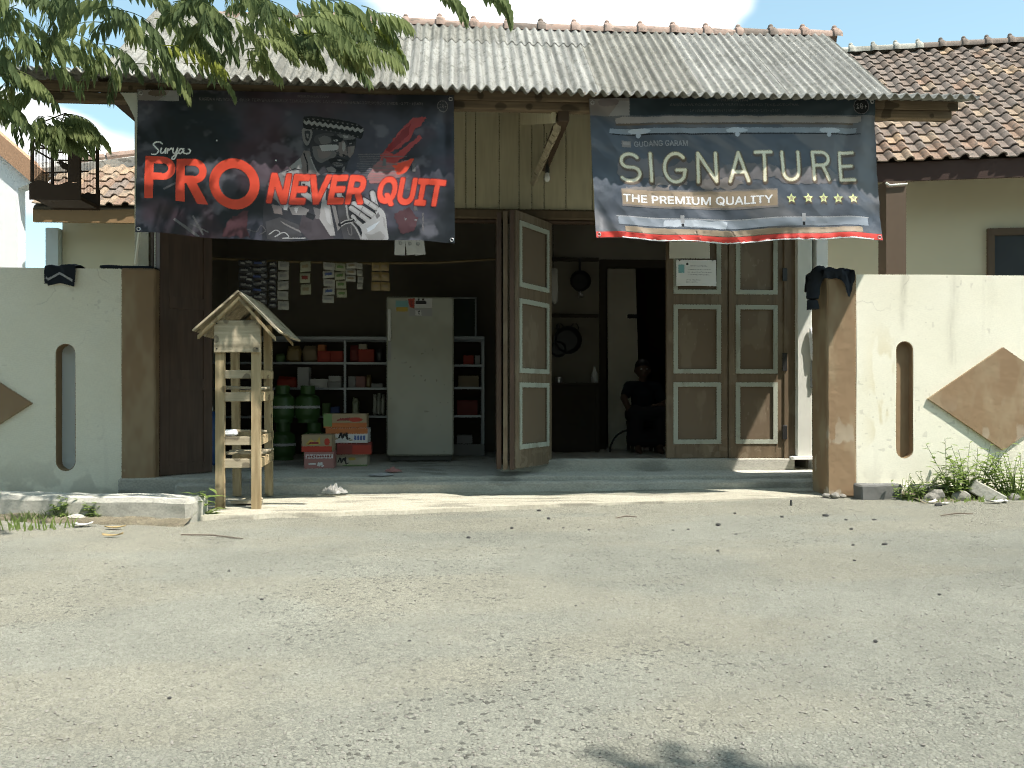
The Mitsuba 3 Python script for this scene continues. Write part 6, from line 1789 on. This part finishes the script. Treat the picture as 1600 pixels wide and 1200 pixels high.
# ------------------------------------------------------------------ weeds
def weed(label, x, y, h_, stems, L, W, n, spread, m, seed, name='weed', lean=0.25):
    z = road_z(np.array([x]), np.array([y]))[0] - .005
    rr = random.Random(seed)
    k = thing(name, label, 'weed')
    st_, lv, lf_ = [], [], []
    for s in range(stems):
        a = rr.uniform(0, 6.28)
        r = spread * math.sqrt(rr.random())
        b = np.array([x + r * math.cos(a) * .5, y + r * math.sin(a) * .3, z])
        tip = b + np.array([r * math.cos(a) + rr.uniform(-lean, lean) * h_, r * math.sin(a) * .5, h_ * rr.uniform(.62, 1.0)])
        mid = (b + tip) / 2 + np.array([rr.uniform(-.03, .03), 0, .04 * h_])
        ln = smooth_line([b, mid, tip], 5)
        st_.append(tube(ln, np.linspace(.004, .0015, len(ln)), 4))
        for i in range(n):
            t = (i + .6) / n
            q_ = ln[min(len(ln) - 1, int(t * (len(ln) - 1) + .5))]
            az = i * 2.4 + rr.uniform(-.4, .4)
            d = np.array([math.cos(az), math.sin(az), rr.uniform(-.1, .7)])
            sc = (1.15 - .55 * t) * rr.uniform(.7, 1.15)
            a_, b_ = leaflet(q_, d, np.array([0, 0, 1.0]) + .3 * d, L * sc, W * sc)
            f0 = len(lv)
            lv += a_
            lf_ += [[i_ + f0 for i_ in q2] for q2 in b_]
    part(k, 'stem', cat(st_), 'stem_green', kind='stuff')
    part(k, 'foliage', trimesh.Trimesh(np.array(lv), np.array(lf_), process=False), m, kind='stuff')
    return k


def tuft(label, x, y, h_, n, spread, m, seed, w=.006):
    rr = random.Random(seed)
    k = thing('grass_tuft', label, 'grass')
    v_, f_ = [], []
    for _ in range(n):
        a, r = rr.uniform(0, 6.28), spread * math.sqrt(rr.random())
        b = np.array([x + r * math.cos(a), y + r * math.sin(a) * .35, 0.0])
        b[2] = road_z(b[0:1], b[1:2])[0] - .006
        d = np.array([rr.uniform(-.6, .6), rr.uniform(-.4, .3), 0])
        hh2 = h_ * rr.uniform(.2, 1)
        s = np.array([w * rr.uniform(.6, 1.2), 0, 0])
        p1, p2 = b + d * hh2 * .4 + np.array([0, 0, hh2 * .6]), b + d * hh2 * 1.1 + np.array([0, 0, hh2 * .92])
        k0 = len(v_)
        v_ += [b - s, b + s, p1 - s * .7, p1 + s * .7, p2]
        f_ += [[k0, k0 + 1, k0 + 3], [k0, k0 + 3, k0 + 2], [k0 + 2, k0 + 3, k0 + 4]]
    part(k, 'blades', trimesh.Trimesh(np.array(v_), np.array(f_), process=False), m, kind='stuff')


weed('tall thin weed with sparse narrow leaves at the foot of the right wall', 3.860, -1.30, .56, 1, .13, .045, 14, .005, 'leaf_mid', 3, lean=.02)
weed('bushy bright green weed under the brown diamond of the right wall', 4.053, -1.30, .44, 17, .095, .046, 11, .20, 'weed_green', 4)
weed('spindly weed with a bent stem and pale leaves in front of the brown diamond', 4.258, -1.30, .50, 2, .09, .05, 7, .02, 'weed_green', 6, lean=.08)
weed('dense yellow green bush at the right edge of the picture', 4.397, -1.36, .36, 36, .060, .034, 13, .22, 'weed_green', 7)
weed('low weed between the two dark kerb stones', 3.542, -1.36, .18, 14, .055, .026, 9, .13, 'weed_green', 8)
weed('low dusty weed in front of the broken kerb stone', 3.696, -1.38, .22, 12, .06, .028, 9, .14, 'leaf_mid', 9)
weed('leafy weed filling the gap left of the tilted block', 3.913, -1.36, .30, 20, .085, .040, 10, .14, 'weed_green', 10)
weed('broad leaved weed growing at the right end of the low kerb', -1.788, -1.552, .26, 5, .19, .05, 6, .05, 'weed_green', 11)
weed('bright weed in front of the low kerb, left of two', -2.716, -1.561, .17, 14, .065, .042, 8, .07, 'weed_green', 12)
weed('bright weed in front of the low kerb, right of two', -2.496, -1.609, .14, 13, .06, .04, 8, .06, 'weed_green', 13)
weed('small sparse weed near the right part of the low kerb', -2.101, -1.668, .15, 3, .05, .02, 7, .03, 'leaf_mid', 14)
tuft('grass tuft at the left edge of the picture in front of the kerb', -2.883, -1.966, .14, 75, .42, 'weed_green', 15)
tuft('thin dry grass by the kerb between the tuft and the bright weeds', -2.873, -1.608, .10, 120, .22, 'leaf_mid', 16)
tuft('grass at the foot of the weeds beside the tilted block', 3.856, -1.44, .07, 130, .40, 'weed_green', 17)
tuft('grass in front of the yellow green bush', 4.370, -1.44, .10, 160, .18, 'weed_green', 18)

# ------------------------------------------------------------------ rubble, stones and litter
def stone(label, x, y, r, m, seed, name='stone', group=None, flat=.7, z=-.052):
    t = trimesh.creation.icosphere(1, 1.0)
    rr = np.random.default_rng(seed)
    t.vertices = t.vertices * (1 + .35 * (rr.random((len(t.vertices), 1)) - .5)) * np.array([r * rr.uniform(.8, 1.3), r * rr.uniform(.7, 1.1), r * flat])
    t.apply_translation((x, y, z + r * flat * .6))
    return single(name, t, m, label, 'stone', group)


blk = rough(box(-.13, .13, -.055, .055, -.05, .05, .008), .006, 7, 4, .04)
single('concrete_block', place(blk, (4.117, -1.42, .05), -.25, 0, .52), 'concrete', 'tilted broken concrete block lying in the weeds', 'block', smooth=40)
for i, (px, r, lab) in enumerate(((1460, .075, 'large grey rubble lump behind the litter by the kerb stone'), (1500, .06, 'dusty rubble lump just left of the tilted block'), (1446, .05, 'small rubble lump in front of the broken kerb stone'), (1583, .05, 'rubble lump right of the tilted block'))):
    stone(lab, 3.919 + (px - 1500) * .0048, -1.40 - .02 * i, r, 'stone_grey', 50 + i, 'rubble', flat=.8, z=-.005)
stone('flat pale rubble slab below the two bright weeds', -2.597, -1.626, .075, 'stone_pale', 70, 'rubble', flat=.3)
marks = [(0.102, -2.660, 0.018), (0.640, -1.512, 0.020), (0.664, -1.943, 0.022), (0.389, -2.300, 0.018), (1.705, -2.417, 0.024), (2.537, -2.131, 0.028), (3.553, -1.746, 0.038), (1.980, -1.907, 0.016), (2.241, -2.111, 0.020), (2.585, -2.339, 0.016), (2.769, -2.352, 0.016), (2.464, -2.676, 0.016), (3.655, -1.461, 0.020), (2.223, -3.220, 0.014), (1.448, -5.055, 0.012), (2.036, -4.421, 0.012), (-0.812, -5.379, 0.009), (-0.809, -4.145, 0.012), (2.397, -3.232, 0.018), (0.718, -2.322, 0.012), (0.866, -2.439, 0.012), (1.373, -2.576, 0.010), (1.471, -2.558, 0.012), (1.440, -3.284, 0.014), (1.715, -2.747, 0.012), (0.146, -1.105, 0.012), (-1.105, -3.499, 0.012), (2.024, -3.663, 0.010), (-0.148, -4.851, 0.008), (0.504, -4.427, 0.009)]
for i, (x, y, s) in enumerate(marks):
    stone('dark pebble lying loose on the sunlit road', x, y, s * .72, 'stone_dark', 100 + i, 'pebble', 'dark pebbles on the road', .6, road_z(np.array([x]), np.array([y]))[0])


def flake(label, x, y, L, W, rz, m, name, cat_, seed, z=None):
    rr = random.Random(seed)
    c1, c2 = rr.uniform(.1, .35), rr.uniform(-.2, .2)

    def fn(u, v):
        s = u - .5
        w = np.sqrt(np.maximum(0, 1 - (2 * s) ** 2)) if cat_ == 'leaf' else 1 + .15 * np.sin(9 * u + seed)
        return np.stack([s * L, (v - .5) * W * w, L * (c1 * (2 * s) ** 2 * .5 + c2 * s * (v - .5) + .05) + .3 * W * np.abs(v - .5)], -1)
    g = grid_sheet(fn, 6, 4)
    g = shell(g, 6, 4, (0, 0, .0012))
    zz_ = road_z(np.array([x]), np.array([y]))[0] if z is None else z
    return single(name, place(g, (x, y, zz_ + .004), rz), m, label, cat_)


flake('dry yellow leaf beside the rack foot', -1.465, -1.439, .11, .04, .3, 'dry_leaf', 'fallen_leaf', 'leaf', 1)
flake('curled dry leaf in front of the broad leaved weed', -1.829, -1.549, .08, .04, 1.2, 'dry_leaf', 'fallen_leaf', 'leaf', 2)
flake('long dry leaf on the road below the low kerb', -2.183, -2.070, .13, .045, .2, 'dry_leaf', 'fallen_leaf', 'leaf', 3)
flake('dry leaf nearest the camera among those below the kerb', -2.070, -2.416, .12, .04, .4, 'dry_leaf', 'fallen_leaf', 'leaf', 4)
flake('white scrap of paper on the road below the kerb weeds', -2.437, -1.940, .11, .06, .1, 'print_white', 'paper_scrap', 'paper scrap', 5)
flake('long white paper scrap in the weeds right of the kerb stones', 3.571, -1.583, .12, .03, .05, 'print_white', 'paper_scrap', 'paper scrap', 6)
flake('pale scrap just right of the long white one', 3.653, -1.666, .05, .03, .2, 'print_white', 'paper_scrap', 'paper scrap', 7)
flake('white torn bag at the foot of the tilted block', 4.031, -1.654, .12, .06, -.4, 'print_white', 'paper_scrap', 'paper scrap', 8)
flake('upright white scrap right of the tilted block', 4.141, -1.622, .07, .04, 1.3, 'print_white', 'paper_scrap', 'paper scrap', 9)
flake('yellow leaf on the apron edge right of the rack', -0.764, -1.521, .08, .03, .1, 'dry_leaf', 'fallen_leaf', 'leaf', 12)
for i, (pts, lab) in enumerate((([-1.675, -2.368, -1.267, -2.495], 'thin twig on the road below the rack'), ([1.119, -2.004, 1.275, -1.953], 'thin twig on the road before the middle of the apron'), ([3.301, -2.214, 3.535, -2.199], 'thin twig on the road in front of the right weeds'))):
    x0, y0, x1, y1 = pts
    z0, z1 = (road_z(np.array([a]), np.array([b]))[0] + .008 for a, b in ((x0, y0), (x1, y1)))
    single('twig', tube([(x0, y0, z0), ((x0 + x1) / 2, (y0 + y1) / 2 + .01, (z0 + z1) / 2 + .008), (x1, y1, z1)], [.004, .005, .003], 5), 'bark', lab, 'twig')
single('iron_peg', tube([(2.530, -1.533, -.05), (2.530, -1.533, .025)], [.009, .008], 6), 'stone_dark', 'short dark iron peg standing up at the road edge right of centre', 'peg')
for i, (px, py, r, lab) in enumerate(((1303, 772, .05, 'broken lump of plaster at the foot of the right pillar'), (1318, 776, .035, 'small chip of plaster in front of the right pillar'), (1292, 768, .04, 'grey chip between the step end and the right pillar'))):
    x, y = (3.036, -1.133)
    stone(lab, x + (px - 1303) * .0048, y + .02 * i - .02, r * .8, 'stone_grey', 90 + i, 'rubble', flat=.7, z=-.01)
